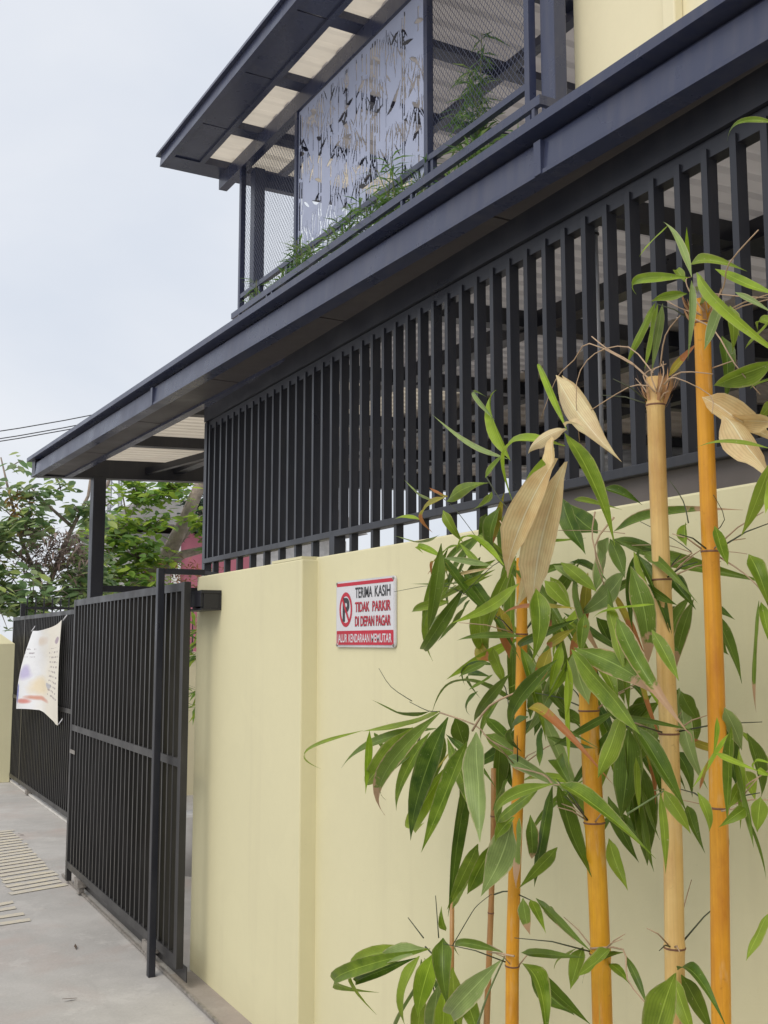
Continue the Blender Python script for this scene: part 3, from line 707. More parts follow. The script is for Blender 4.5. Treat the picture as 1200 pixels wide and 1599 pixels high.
LEAVES = """c2 g -0.230 2.548 1.418 -0.199 3.075 1.338 0.036
c2 g -0.216 3.039 1.333 -0.163 3.591 1.176 0.016
c2 d -0.221 2.600 1.417 -0.169 3.041 1.442 0.022
c2 y -0.278 2.870 1.347 -0.276 2.897 1.186 0.025
c2 d -0.055 3.282 1.303 -0.033 3.267 1.254 0.032
c2 g -0.208 2.737 1.364 -0.245 2.960 1.182 0.062
c2 b -0.362 2.320 1.430 -0.385 2.643 1.171 0.040
c2 g -0.236 2.589 1.360 -0.223 2.813 1.149 0.044
c2 d -0.279 2.420 1.412 -0.305 2.572 1.121 0.068
c2 y -0.258 2.453 1.293 -0.207 2.741 1.073 0.047
c2 g -0.339 2.231 1.371 -0.371 2.374 1.118 0.052
c2 p -0.336 2.197 1.392 -0.371 2.129 1.188 0.067
c2 d -0.231 2.402 1.286 -0.267 2.436 0.964 0.041
c2 d -0.130 2.636 1.394 -0.084 2.661 1.312 0.051
c2 d -0.263 2.269 1.420 -0.290 2.123 1.378 0.033
c2 b -0.201 2.375 1.369 -0.155 2.257 1.293 0.036
c2 d -0.257 2.168 1.529 -0.201 2.421 1.405 0.027
c2 d -0.237 2.264 1.545 -0.212 2.467 1.511 0.021
c2 d -0.114 2.473 1.509 -0.060 2.666 1.474 0.019
c2 g -0.405 1.856 1.304 -0.348 2.108 1.200 0.035
c2 d -0.209 2.258 1.273 -0.226 2.297 1.201 0.030
c2 g -0.311 2.079 1.214 -0.343 2.110 1.166 0.028
c2 g -0.268 2.429 1.707 -0.311 2.552 1.687 0.024
c2 g -0.256 2.230 1.777 -0.240 2.528 1.713 0.016
c2 o -0.280 2.399 1.782 -0.255 2.552 1.796 0.021
c2 d -0.103 2.869 1.340 -0.119 2.936 1.228 0.034
c2 d -0.065 2.822 1.353 -0.062 2.897 1.179 0.051
c2 d -0.105 2.453 1.355 -0.102 2.406 1.236 0.035
c2 d -0.134 2.317 1.528 -0.177 2.190 1.441 0.034
c2 d -0.112 2.323 1.499 -0.159 2.316 1.386 0.029
c2 g -0.070 2.494 1.452 -0.027 2.670 1.336 0.028
c2 p -0.279 2.471 1.972 -0.242 2.699 2.066 0.017
c2 o -0.251 2.464 1.983 -0.237 2.579 2.025 0.021
c2 g -0.279 2.420 1.964 -0.324 2.199 1.983 0.033
c2 o -0.386 2.243 1.949 -0.330 2.448 1.900 0.031
c2 g -0.264 2.465 1.947 -0.231 2.437 1.871 0.030
c2 p -0.206 2.582 1.896 -0.152 2.937 1.942 0.015
c2 y -0.252 2.607 1.936 -0.263 2.727 1.954 0.016
c2 g -0.238 2.298 2.012 -0.203 2.267 2.070 0.030
c2 y -0.271 2.133 2.029 -0.239 2.277 2.230 0.037
c2 p -0.216 2.228 2.052 -0.172 2.634 2.231 0.014
c2 p -0.277 2.191 2.137 -0.223 2.358 2.252 0.011
c3 t -0.333 1.859 2.168 -0.345 1.692 1.987 0.048
c3 t -0.291 1.899 2.182 -0.240 1.828 2.044 0.035
c3 y -0.433 1.696 2.010 -0.381 1.871 2.203 0.015
c3 t -0.416 1.721 2.020 -0.432 1.828 1.997 0.030
c3 t -0.435 1.700 2.019 -0.465 1.607 2.002 0.019
c3 g -0.454 1.678 2.001 -0.487 1.506 1.803 0.047
c3 y -0.405 1.741 1.990 -0.345 2.063 1.975 0.026
c3 t -0.447 1.726 2.001 -0.492 1.677 1.931 0.027
c3 y -0.381 1.809 1.999 -0.372 1.974 1.846 0.037
c3 t -0.428 1.735 1.963 -0.451 1.887 1.762 0.062
c3 t -0.412 1.726 1.957 -0.372 1.913 1.683 0.065
c3 t -0.304 1.980 1.829 -0.307 2.057 1.691 0.050
c2 o -0.276 2.156 1.956 -0.225 2.317 1.830 0.023
c2 d -0.277 2.174 1.922 -0.273 2.215 1.821 0.043
c3 d -0.123 2.345 1.946 -0.159 2.350 1.828 0.043
c2 y -0.221 2.531 1.826 -0.167 2.779 1.874 0.021
c2 y -0.350 2.049 1.772 -0.313 2.310 1.852 0.025
c2 p -0.391 2.034 1.770 -0.394 2.232 1.800 0.014
c2 t -0.268 2.224 1.780 -0.225 2.471 1.773 0.008
c2 d -0.256 2.339 1.755 -0.257 2.644 1.766 0.007
c2 o -0.200 2.521 1.790 -0.156 2.736 1.812 0.021
c2 g -0.202 2.502 1.753 -0.202 2.640 1.709 0.021
c2 p -0.241 2.379 1.718 -0.211 2.659 1.643 0.040
c2 g -0.242 2.475 1.705 -0.260 2.647 1.688 0.019
c2 d -0.098 2.603 1.718 -0.132 2.712 1.619 0.048
c2 g -0.250 2.308 1.709 -0.191 2.382 1.575 0.050
c3 y -0.383 1.942 1.726 -0.364 2.228 1.655 0.027
c2 o -0.240 2.236 1.685 -0.253 2.184 1.577 0.042
c3 g -0.453 1.783 1.707 -0.473 1.758 1.581 0.044
c2 g -0.217 2.302 1.769 -0.172 2.506 1.730 0.013
c3 g -0.431 1.783 1.723 -0.395 1.755 1.672 0.028
c3 p -0.278 1.961 1.769 -0.252 1.917 1.728 0.025
c3 o -0.407 1.715 1.666 -0.373 2.016 1.669 0.011
c3 d -0.311 1.842 1.648 -0.283 2.116 1.588 0.020
c3 o -0.318 1.839 1.629 -0.314 1.939 1.589 0.020
c2 d -0.068 2.593 1.840 -0.042 2.708 1.753 0.038
c2 d -0.106 2.458 1.821 -0.052 2.620 1.732 0.036
c2 d -0.078 2.429 1.804 -0.064 2.496 1.703 0.040
c3 d -0.189 2.224 1.810 -0.179 2.216 1.714 0.033
c2 d -0.110 2.589 1.872 -0.086 2.711 1.778 0.033
c2 d -0.093 2.521 1.954 -0.053 2.616 1.876 0.037
c2 g -0.078 2.512 2.016 -0.040 2.682 1.996 0.025
c3 g -0.162 2.220 1.975 -0.141 2.332 1.920 0.026
c2 y -0.221 2.352 1.795 -0.180 2.514 1.863 0.023
c2 g -0.252 2.403 1.851 -0.209 2.560 1.808 0.019
c3 d -0.120 2.004 1.851 -0.095 2.154 1.937 0.053
c3 d -0.112 1.991 1.956 -0.057 1.937 1.923 0.026
c3 g -0.299 1.856 1.903 -0.290 1.747 1.876 0.013
c3 b -0.177 1.877 1.841 -0.135 1.618 1.869 0.029
c3 d -0.115 1.959 1.834 -0.113 1.806 1.798 0.026
c3 d -0.135 1.929 1.831 -0.106 1.715 1.780 0.020
c4 d -0.132 1.831 1.785 -0.163 1.527 1.725 0.037
c3 p -0.278 1.771 1.815 -0.264 1.834 1.718 0.058
c3 d -0.287 1.754 1.810 -0.290 1.713 1.737 0.033
c3 p -0.290 1.705 1.740 -0.255 1.893 1.666 0.042
c3 b -0.409 1.549 1.738 -0.380 1.541 1.571 0.038
c4 g -0.338 1.622 1.772 -0.370 1.552 1.692 0.020
c4 d -0.305 1.627 1.711 -0.283 1.582 1.675 0.022
c4 y -0.442 1.451 1.665 -0.417 1.647 1.658 0.016
c3 g -0.410 1.613 1.671 -0.455 1.526 1.569 0.035
c3 g -0.302 1.823 1.660 -0.327 1.808 1.582 0.028
c3 g -0.456 1.665 1.587 -0.491 1.467 1.470 0.048
c3 b -0.435 1.687 1.590 -0.465 1.423 1.525 0.040
c3 b -0.445 1.545 1.645 -0.491 1.369 1.493 0.028
c4 g -0.423 1.480 1.622 -0.431 1.415 1.546 0.024
c5 b -0.141 1.681 1.695 -0.126 1.775 1.581 0.028
c5 b -0.171 1.644 1.686 -0.122 1.756 1.555 0.027
c4 d -0.190 1.691 1.735 -0.195 1.628 1.678 0.031
c4 d -0.168 1.719 1.733 -0.173 1.720 1.696 0.017
c4 g -0.331 1.487 1.772 -0.289 1.535 1.822 0.022
c5 g -0.310 1.437 1.805 -0.356 1.366 1.737 0.025
c5 d -0.141 1.628 1.675 -0.180 1.541 1.651 0.016
c5 d -0.146 1.623 1.664 -0.159 1.542 1.544 0.034
c5 d -0.144 1.623 1.672 -0.088 1.650 1.578 0.025
c6 g -0.275 1.394 1.753 -0.278 1.351 1.668 0.030
c6 b -0.275 1.375 1.672 -0.254 1.420 1.499 0.014
c6 g -0.310 1.337 1.667 -0.345 1.288 1.600 0.019
c6 g -0.412 1.209 1.880 -0.400 1.279 1.781 0.027
c6 g -0.383 1.235 1.874 -0.327 1.312 1.828 0.020
c6 y -0.411 1.204 1.862 -0.423 1.211 1.806 0.022
c3 g -0.269 1.946 1.775 -0.318 1.776 1.710 0.032
c3 g -0.331 1.901 1.739 -0.319 1.855 1.676 0.031
c3 d -0.141 2.113 1.947 -0.175 1.988 1.822 0.044
c3 d -0.140 2.091 1.788 -0.092 2.018 1.751 0.030
c3 o -0.310 1.808 1.637 -0.312 1.861 1.578 0.022
c3 y -0.322 1.879 1.600 -0.340 1.896 1.509 0.023
c3 y -0.382 1.781 1.568 -0.390 1.770 1.458 0.012
c3 d -0.113 2.027 1.659 -0.063 2.040 1.600 0.034
c3 d -0.142 1.909 1.628 -0.164 1.856 1.531 0.032
c3 d -0.112 1.982 1.519 -0.107 1.945 1.475 0.033
c4 d -0.157 1.860 1.507 -0.172 1.797 1.484 0.027
c4 d -0.111 1.844 1.488 -0.107 1.904 1.437 0.031
c4 d -0.167 1.703 1.506 -0.165 1.735 1.446 0.029
c4 d -0.180 1.678 1.503 -0.162 1.660 1.453 0.029
c4 p -0.155 1.711 1.509 -0.172 1.705 1.451 0.022
c4 d -0.127 1.772 1.669 -0.087 1.774 1.646 0.023
c4 d -0.189 1.717 1.608 -0.180 1.685 1.586 0.022
c5 y -0.318 1.470 2.269 -0.265 1.707 2.332 0.020
c5 p -0.397 1.382 2.225 -0.420 1.368 2.102 0.013
c5 g -0.319 1.476 2.240 -0.352 1.530 2.240 0.017
c5 g -0.261 1.627 2.275 -0.279 1.691 2.176 0.024
c5 g -0.291 1.587 2.257 -0.289 1.630 2.152 0.022
c5 p -0.288 1.577 2.255 -0.272 1.628 2.148 0.017
c5 y -0.401 1.364 2.233 -0.438 1.176 2.049 0.025
c5 y -0.279 1.444 2.284 -0.296 1.302 2.196 0.022
c5 p -0.417 1.288 2.160 -0.430 1.317 2.091 0.021
c5 g -0.316 1.375 2.190 -0.308 1.378 2.119 0.024
c5 d -0.153 1.560 2.203 -0.163 1.542 2.082 0.029
c4 o -0.280 1.576 2.110 -0.265 1.519 2.159 0.018
c6 g -0.337 1.258 2.060 -0.359 1.371 2.042 0.035
c6 g -0.304 1.305 2.005 -0.253 1.380 1.997 0.018
c6 g -0.389 1.230 1.905 -0.379 1.387 1.939 0.010
c6 g -0.339 1.258 2.033 -0.303 1.351 2.041 0.016
c6 g -0.306 1.295 2.142 -0.292 1.366 2.118 0.013
c6 g -0.283 1.304 2.137 -0.264 1.365 2.160 0.020
c5 t -0.301 1.464 2.044 -0.251 1.357 1.955 0.042
c5 t -0.309 1.410 1.997 -0.316 1.308 1.883 0.051
c5 t -0.272 1.429 2.001 -0.300 1.298 1.967 0.031
c5 g -0.316 1.482 2.264 -0.275 1.551 2.315 0.018
c5 p -0.335 1.411 2.222 -0.293 1.479 2.226 0.014
c5 y -0.284 1.559 2.407 -0.287 1.639 2.378 0.011
c5 p -0.437 1.339 2.211 -0.401 1.431 2.343 0.013
c5 y -0.267 1.523 2.324 -0.301 1.490 2.369 0.008
c5 g -0.302 1.483 2.301 -0.291 1.386 2.271 0.024
c6 g -0.420 1.158 2.408 -0.434 1.250 2.431 0.011
c5 p -0.328 1.350 2.205 -0.313 1.292 2.159 0.010
c5 p -0.275 1.496 2.256 -0.318 1.419 2.209 0.015
c5 g -0.172 1.524 2.252 -0.131 1.538 2.207 0.021
c4 d -0.127 1.834 1.480 -0.104 1.909 1.419 0.037
c4 p -0.188 1.675 1.505 -0.158 1.742 1.392 0.021
c4 d -0.112 1.755 1.501 -0.052 1.779 1.391 0.031
c4 p -0.134 1.727 1.500 -0.179 1.642 1.348 0.034
c4 d -0.123 1.770 1.377 -0.149 1.691 1.314 0.032
c5 p -0.288 1.453 1.487 -0.234 1.468 1.415 0.028
c5 d -0.133 1.623 1.460 -0.168 1.587 1.332 0.045
c6 d -0.167 1.522 1.434 -0.116 1.536 1.319 0.033
c5 d -0.178 1.549 1.445 -0.161 1.557 1.345 0.037
c5 g -0.307 1.398 1.368 -0.339 1.396 1.329 0.023
c5 g -0.140 1.559 1.359 -0.185 1.493 1.324 0.033
c6 g -0.331 1.335 1.350 -0.340 1.336 1.301 0.029
c5 g -0.334 1.367 1.328 -0.378 1.371 1.306 0.022
c5 b -0.144 1.608 1.255 -0.112 1.642 1.181 0.015
c5 y -0.390 1.372 1.420 -0.425 1.256 1.407 0.010
c6 y -0.425 1.256 1.407 -0.441 1.211 1.423 0.009
c6 y -0.412 1.260 1.406 -0.408 1.242 1.399 0.011
c5 y -0.385 1.371 1.478 -0.394 1.371 1.423 0.010
c5 d -0.336 1.367 1.323 -0.309 1.351 1.225 0.006
c5 g -0.448 1.355 1.363 -0.428 1.350 1.304 0.017
c5 o -0.420 1.357 1.412 -0.369 1.436 1.351 0.007
c4 g -0.416 1.470 1.350 -0.397 1.435 1.291 0.025
c4 g -0.439 1.453 1.351 -0.428 1.455 1.229 0.015
c4 d -0.440 1.520 1.466 -0.407 1.459 1.351 0.021
c5 d -0.149 1.705 1.276 -0.184 1.635 1.217 0.021
c4 d -0.171 1.833 1.319 -0.180 1.790 1.159 0.034
c4 o -0.131 1.876 1.416 -0.161 1.784 1.301 0.032
c3 d -0.283 1.747 1.424 -0.261 1.754 1.269 0.042
c3 d -0.183 1.854 1.332 -0.160 1.851 1.215 0.033
c4 d -0.183 1.803 1.303 -0.219 1.716 1.226 0.020
c3 g -0.412 1.576 1.471 -0.436 1.617 1.368 0.049
c3 d -0.270 1.733 1.432 -0.267 1.760 1.267 0.058
c4 d -0.164 1.834 1.362 -0.127 1.858 1.147 0.057
c4 d -0.458 1.493 1.461 -0.428 1.415 1.341 0.031
c4 d -0.186 1.771 1.456 -0.219 1.769 1.363 0.067
c4 d -0.114 1.819 1.474 -0.089 1.933 1.397 0.062
c2 g -0.442 1.748 1.331 -0.479 1.910 1.240 0.029
c2 d -0.262 2.003 1.288 -0.239 2.111 1.066 0.035
c3 d -0.274 1.967 1.293 -0.309 1.826 1.154 0.056
c3 g -0.410 1.775 1.326 -0.421 1.545 1.263 0.034
c2 p -0.321 2.073 1.205 -0.335 2.168 1.048 0.060
c2 b -0.411 1.913 1.242 -0.423 1.919 1.119 0.036
c2 g -0.249 2.268 1.122 -0.284 2.320 1.006 0.048
c2 b -0.274 2.072 1.218 -0.252 2.098 1.117 0.026
c3 g -0.276 1.969 1.164 -0.278 2.098 1.064 0.030
c3 g -0.272 1.801 1.208 -0.265 1.757 1.127 0.031
c3 d -0.143 1.960 1.263 -0.130 1.895 1.148 0.032
c3 d -0.131 1.963 1.230 -0.137 1.850 1.179 0.032
c2 d -0.332 1.972 1.063 -0.379 1.763 1.029 0.022
c2 g -0.324 2.004 1.052 -0.369 1.895 1.026 0.022
c2 b -0.269 2.112 1.029 -0.266 2.097 0.961 0.026
c2 b -0.279 2.008 1.028 -0.329 1.876 1.018 0.019
c0 g -0.242 2.581 0.804 -0.195 3.215 0.521 0.043
c0 g -0.230 2.621 0.793 -0.233 3.069 0.556 0.040
c0 p -0.243 2.609 0.799 -0.282 2.796 0.724 0.046
c0 g -0.268 2.594 0.786 -0.300 2.635 0.625 0.055
c0 y -0.250 2.548 0.803 -0.258 2.623 0.640 0.054
c1 d -0.330 2.365 0.891 -0.363 2.301 0.779 0.051
c1 g -0.110 2.727 0.801 -0.129 2.721 0.858 0.024
c2 d -0.267 2.199 0.890 -0.286 2.397 0.855 0.022
c1 p -0.381 2.033 0.929 -0.378 2.260 0.745 0.045
c0 g -0.277 2.411 0.806 -0.226 2.464 0.648 0.049
c0 p -0.250 2.530 0.728 -0.197 2.662 0.555 0.051
c0 g -0.225 2.464 0.741 -0.201 2.419 0.629 0.046
c0 y -0.242 2.507 0.741 -0.188 2.620 0.557 0.056
c0 g -0.121 2.838 0.618 -0.097 2.903 0.456 0.052
c2 d -0.107 2.623 0.655 -0.083 2.742 0.503 0.054
c0 g -0.072 2.777 0.706 -0.104 2.785 0.591 0.041
c2 d -0.324 2.041 0.935 -0.371 1.809 0.990 0.022
c2 g -0.322 2.045 0.911 -0.363 1.897 0.834 0.050
c2 d -0.308 2.038 0.904 -0.251 1.925 0.823 0.035
c2 d -0.161 2.244 0.816 -0.177 2.075 0.792 0.043
c3 g -0.303 1.852 0.989 -0.321 1.866 0.914 0.032
c3 g -0.281 1.904 0.970 -0.252 2.028 0.906 0.021
c3 g -0.327 1.735 1.016 -0.350 1.802 0.955 0.033
c3 d -0.286 1.747 1.001 -0.233 1.946 0.899 0.021
c3 d -0.288 1.740 1.000 -0.291 1.682 0.932 0.015
c3 g -0.262 1.823 0.959 -0.311 1.708 0.967 0.018
c4 g -0.455 1.410 1.073 -0.419 1.514 0.927 0.056
c4 d -0.427 1.437 1.065 -0.472 1.305 1.057 0.026
c4 d -0.296 1.575 1.006 -0.237 1.569 0.906 0.033
c4 g -0.298 1.591 0.996 -0.310 1.536 0.920 0.033
c6 g -0.332 1.328 1.167 -0.375 1.332 1.110 0.028
c3 y -0.388 1.773 1.547 -0.384 1.779 1.377 0.016
c3 y -0.265 1.911 1.582 -0.309 1.939 1.489 0.022
c2 d -0.171 2.188 1.527 -0.215 2.150 1.436 0.039
c2 d -0.308 1.976 1.417 -0.352 1.923 1.355 0.030
c2 d -0.320 1.940 1.401 -0.325 1.797 1.394 0.017
c3 d -0.316 1.909 1.355 -0.360 1.813 1.323 0.034
c2 d -0.337 1.981 1.441 -0.280 2.123 1.365 0.039
c2 d -0.176 2.123 1.504 -0.170 2.076 1.455 0.043
c3 d -0.158 2.120 1.444 -0.149 2.036 1.416 0.034
c2 d -0.183 2.127 1.478 -0.199 2.152 1.393 0.034
c2 g -0.271 2.297 1.119 -0.262 2.444 0.953 0.040
c1 g -0.206 2.437 1.020 -0.190 2.564 0.907 0.031
c2 d -0.061 2.501 1.239 -0.088 2.499 1.109 0.039
c2 d -0.129 2.414 1.344 -0.119 2.440 1.212 0.041
c2 p -0.241 2.212 1.331 -0.228 2.030 1.284 0.029
c3 b -0.160 2.095 1.272 -0.141 2.054 1.211 0.034
c3 d -0.132 2.055 1.146 -0.082 2.025 1.211 0.025
c3 p -0.315 1.851 1.575 -0.316 1.805 1.487 0.045
c3 g -0.274 1.833 1.560 -0.299 1.734 1.497 0.045
c2 o -0.331 1.906 1.589 -0.346 1.939 1.513 0.031
c2 g -0.273 2.221 1.588 -0.238 2.228 1.510 0.038
c2 o -0.214 2.379 1.596 -0.230 2.312 1.561 0.041
c2 d -0.270 2.243 1.553 -0.311 2.302 1.522 0.019
c2 d -0.260 2.241 1.523 -0.301 2.276 1.492 0.019
c2 d -0.246 2.331 1.480 -0.232 2.406 1.422 0.020
c2 d -0.132 2.347 1.619 -0.146 2.329 1.425 0.029
c2 g -0.254 2.129 1.589 -0.265 2.030 1.419 0.033
c2 y -0.180 2.226 1.616 -0.232 2.481 1.514 0.026
c2 d -0.255 2.117 1.614 -0.312 2.294 1.611 0.017
c2 d -0.161 2.234 1.601 -0.185 2.041 1.431 0.027
c3 d -0.286 1.921 1.651 -0.268 1.821 1.520 0.024
c2 g -0.155 2.135 1.648 -0.130 1.977 1.608 0.023
c3 d -0.266 1.938 1.657 -0.321 1.998 1.524 0.029
c3 d -0.174 2.068 1.669 -0.172 1.865 1.581 0.023
c2 d -0.313 1.922 1.665 -0.279 1.913 1.499 0.028
c3 d -0.133 2.060 1.796 -0.094 2.235 1.613 0.027
c3 b -0.236 1.936 1.759 -0.255 1.847 1.585 0.023
c3 d -0.159 2.032 1.782 -0.167 2.214 1.721 0.021
c3 o -0.246 1.882 1.750 -0.247 1.902 1.614 0.024
c3 d -0.162 2.020 1.783 -0.158 2.226 1.646 0.031
c2 d -0.244 2.303 1.857 -0.221 2.095 1.709 0.033
c2 g -0.099 2.483 1.888 -0.060 2.175 1.858 0.030
c2 d -0.126 2.467 1.902 -0.114 2.698 1.688 0.044
c2 g -0.220 2.357 1.874 -0.183 2.187 1.762 0.023
c2 b -0.089 2.549 1.900 -0.065 2.771 1.771 0.023
c3 d -0.148 1.968 1.475 -0.108 1.795 1.374 0.027
c3 d -0.181 1.944 1.468 -0.179 1.875 1.356 0.021
c3 g -0.151 1.978 1.476 -0.119 1.971 1.319 0.030
c3 o -0.134 1.986 1.477 -0.102 1.936 1.360 0.021
c3 g -0.129 2.041 1.495 -0.108 1.994 1.387 0.022
c4 o -0.223 1.766 1.576 -0.271 1.642 1.428 0.022
c4 y -0.158 1.857 1.584 -0.158 1.768 1.470 0.020
c4 g -0.113 1.902 1.596 -0.069 1.923 1.485 0.015
c3 d -0.227 1.794 1.592 -0.244 1.763 1.474 0.018
c4 g -0.163 1.837 1.580 -0.130 2.119 1.519 0.023
c4 d -0.152 1.829 1.392 -0.103 1.764 1.311 0.019
c4 d -0.300 1.642 1.413 -0.275 1.630 1.299 0.018
c4 d -0.112 1.893 1.369 -0.123 1.768 1.267 0.023
c4 g -0.296 1.682 1.380 -0.313 1.657 1.291 0.017
c2 d -0.128 2.246 1.419 -0.143 2.568 1.262 0.039
c2 p -0.229 2.085 1.442 -0.272 1.904 1.294 0.034
c2 d -0.167 2.223 1.431 -0.154 2.702 1.454 0.030
c2 d -0.309 2.002 1.461 -0.348 1.792 1.411 0.015
c2 o -0.378 1.925 1.461 -0.417 1.674 1.392 0.024
c3 y -0.149 2.039 1.278 -0.101 2.349 1.256 0.022
c3 g -0.223 1.967 1.291 -0.256 1.847 1.162 0.027
c3 d -0.134 2.073 1.259 -0.193 1.958 1.156 0.023
c3 g -0.159 2.023 1.293 -0.181 2.207 1.152 0.021
c3 o -0.148 1.919 1.712 -0.129 1.858 1.593 0.024
c3 d -0.131 1.957 1.703 -0.133 1.776 1.761 0.020
c3 y -0.162 1.910 1.715 -0.168 2.127 1.565 0.031
c3 d -0.359 1.678 1.708 -0.389 1.613 1.617 0.016
c2 g -0.090 2.653 1.771 -0.123 2.311 1.612 0.032
c2 d -0.205 2.472 1.792 -0.264 2.154 1.600 0.030
c2 d -0.241 2.386 1.752 -0.221 2.668 1.570 0.035
c2 g -0.135 2.593 1.805 -0.144 2.788 1.578 0.041
c3 g -0.290 2.089 1.799 -0.267 2.260 1.613 0.028
c3 g -0.173 2.280 1.779 -0.204 2.243 1.580 0.037
c2 d -0.090 2.438 1.817 -0.079 2.448 1.671 0.020
c2 o -0.119 2.365 1.801 -0.124 2.175 1.630 0.032
c3 d -0.233 2.187 1.782 -0.261 1.932 1.617 0.028
c5 g -0.371 1.353 1.464 -0.346 1.393 1.319 0.021
c5 g -0.112 1.596 1.432 -0.130 1.497 1.370 0.016
c5 d -0.267 1.453 1.471 -0.231 1.511 1.352 0.015
c5 y -0.339 1.388 1.451 -0.388 1.421 1.369 0.015
c5 g -0.304 1.406 1.420 -0.313 1.399 1.303 0.016
c5 d -0.337 1.381 1.411 -0.348 1.344 1.288 0.019
c5 o -0.139 1.575 1.385 -0.098 1.798 1.408 0.018
c3 d -0.343 1.866 1.565 -0.354 2.045 1.417 0.032
c3 g -0.252 1.976 1.558 -0.297 2.083 1.465 0.018
c3 p -0.177 2.079 1.563 -0.227 2.138 1.397 0.028
c3 g -0.161 2.101 1.562 -0.216 2.228 1.501 0.021
c3 g -0.261 1.962 1.556 -0.225 2.194 1.487 0.021
c2 d -0.320 2.380 1.851 -0.308 2.465 1.638 0.038
c2 d -0.277 2.465 1.835 -0.291 2.201 1.667 0.037
c2 g -0.237 2.486 1.849 -0.243 2.614 1.652 0.027
c3 d -0.262 1.771 1.438 -0.309 1.877 1.296 0.023
c3 d -0.282 1.743 1.447 -0.312 1.542 1.448 0.014
c3 g -0.165 1.900 1.430 -0.145 1.996 1.262 0.025
c3 d -0.288 1.742 1.468 -0.342 1.870 1.394 0.017
c2 d -0.212 2.608 1.349 -0.214 2.937 1.149 0.028
c2 g -0.281 2.422 1.359 -0.338 2.201 1.220 0.034
c2 d -0.110 2.774 1.353 -0.161 3.275 1.223 0.037
c2 d -0.258 2.469 1.365 -0.243 2.284 1.278 0.021
c0 d -0.079 2.924 0.673 -0.062 2.948 0.484 0.034
c0 d -0.197 2.665 0.734 -0.160 2.999 0.436 0.039
c0 d -0.188 2.753 0.733 -0.227 3.078 0.583 0.029
c0 d -0.139 2.799 0.714 -0.183 2.615 0.647 0.022
c2 o -0.224 2.496 1.321 -0.182 2.732 1.184 0.017
c2 g -0.214 2.459 1.314 -0.173 2.515 1.183 0.021
c2 d -0.232 2.468 1.329 -0.259 2.399 1.164 0.032
c4 d -0.267 1.678 1.778 -0.292 1.532 1.697 0.020
c4 d -0.293 1.667 1.773 -0.283 1.590 1.626 0.029
c4 d -0.154 1.821 1.798 -0.206 1.798 1.651 0.025"""
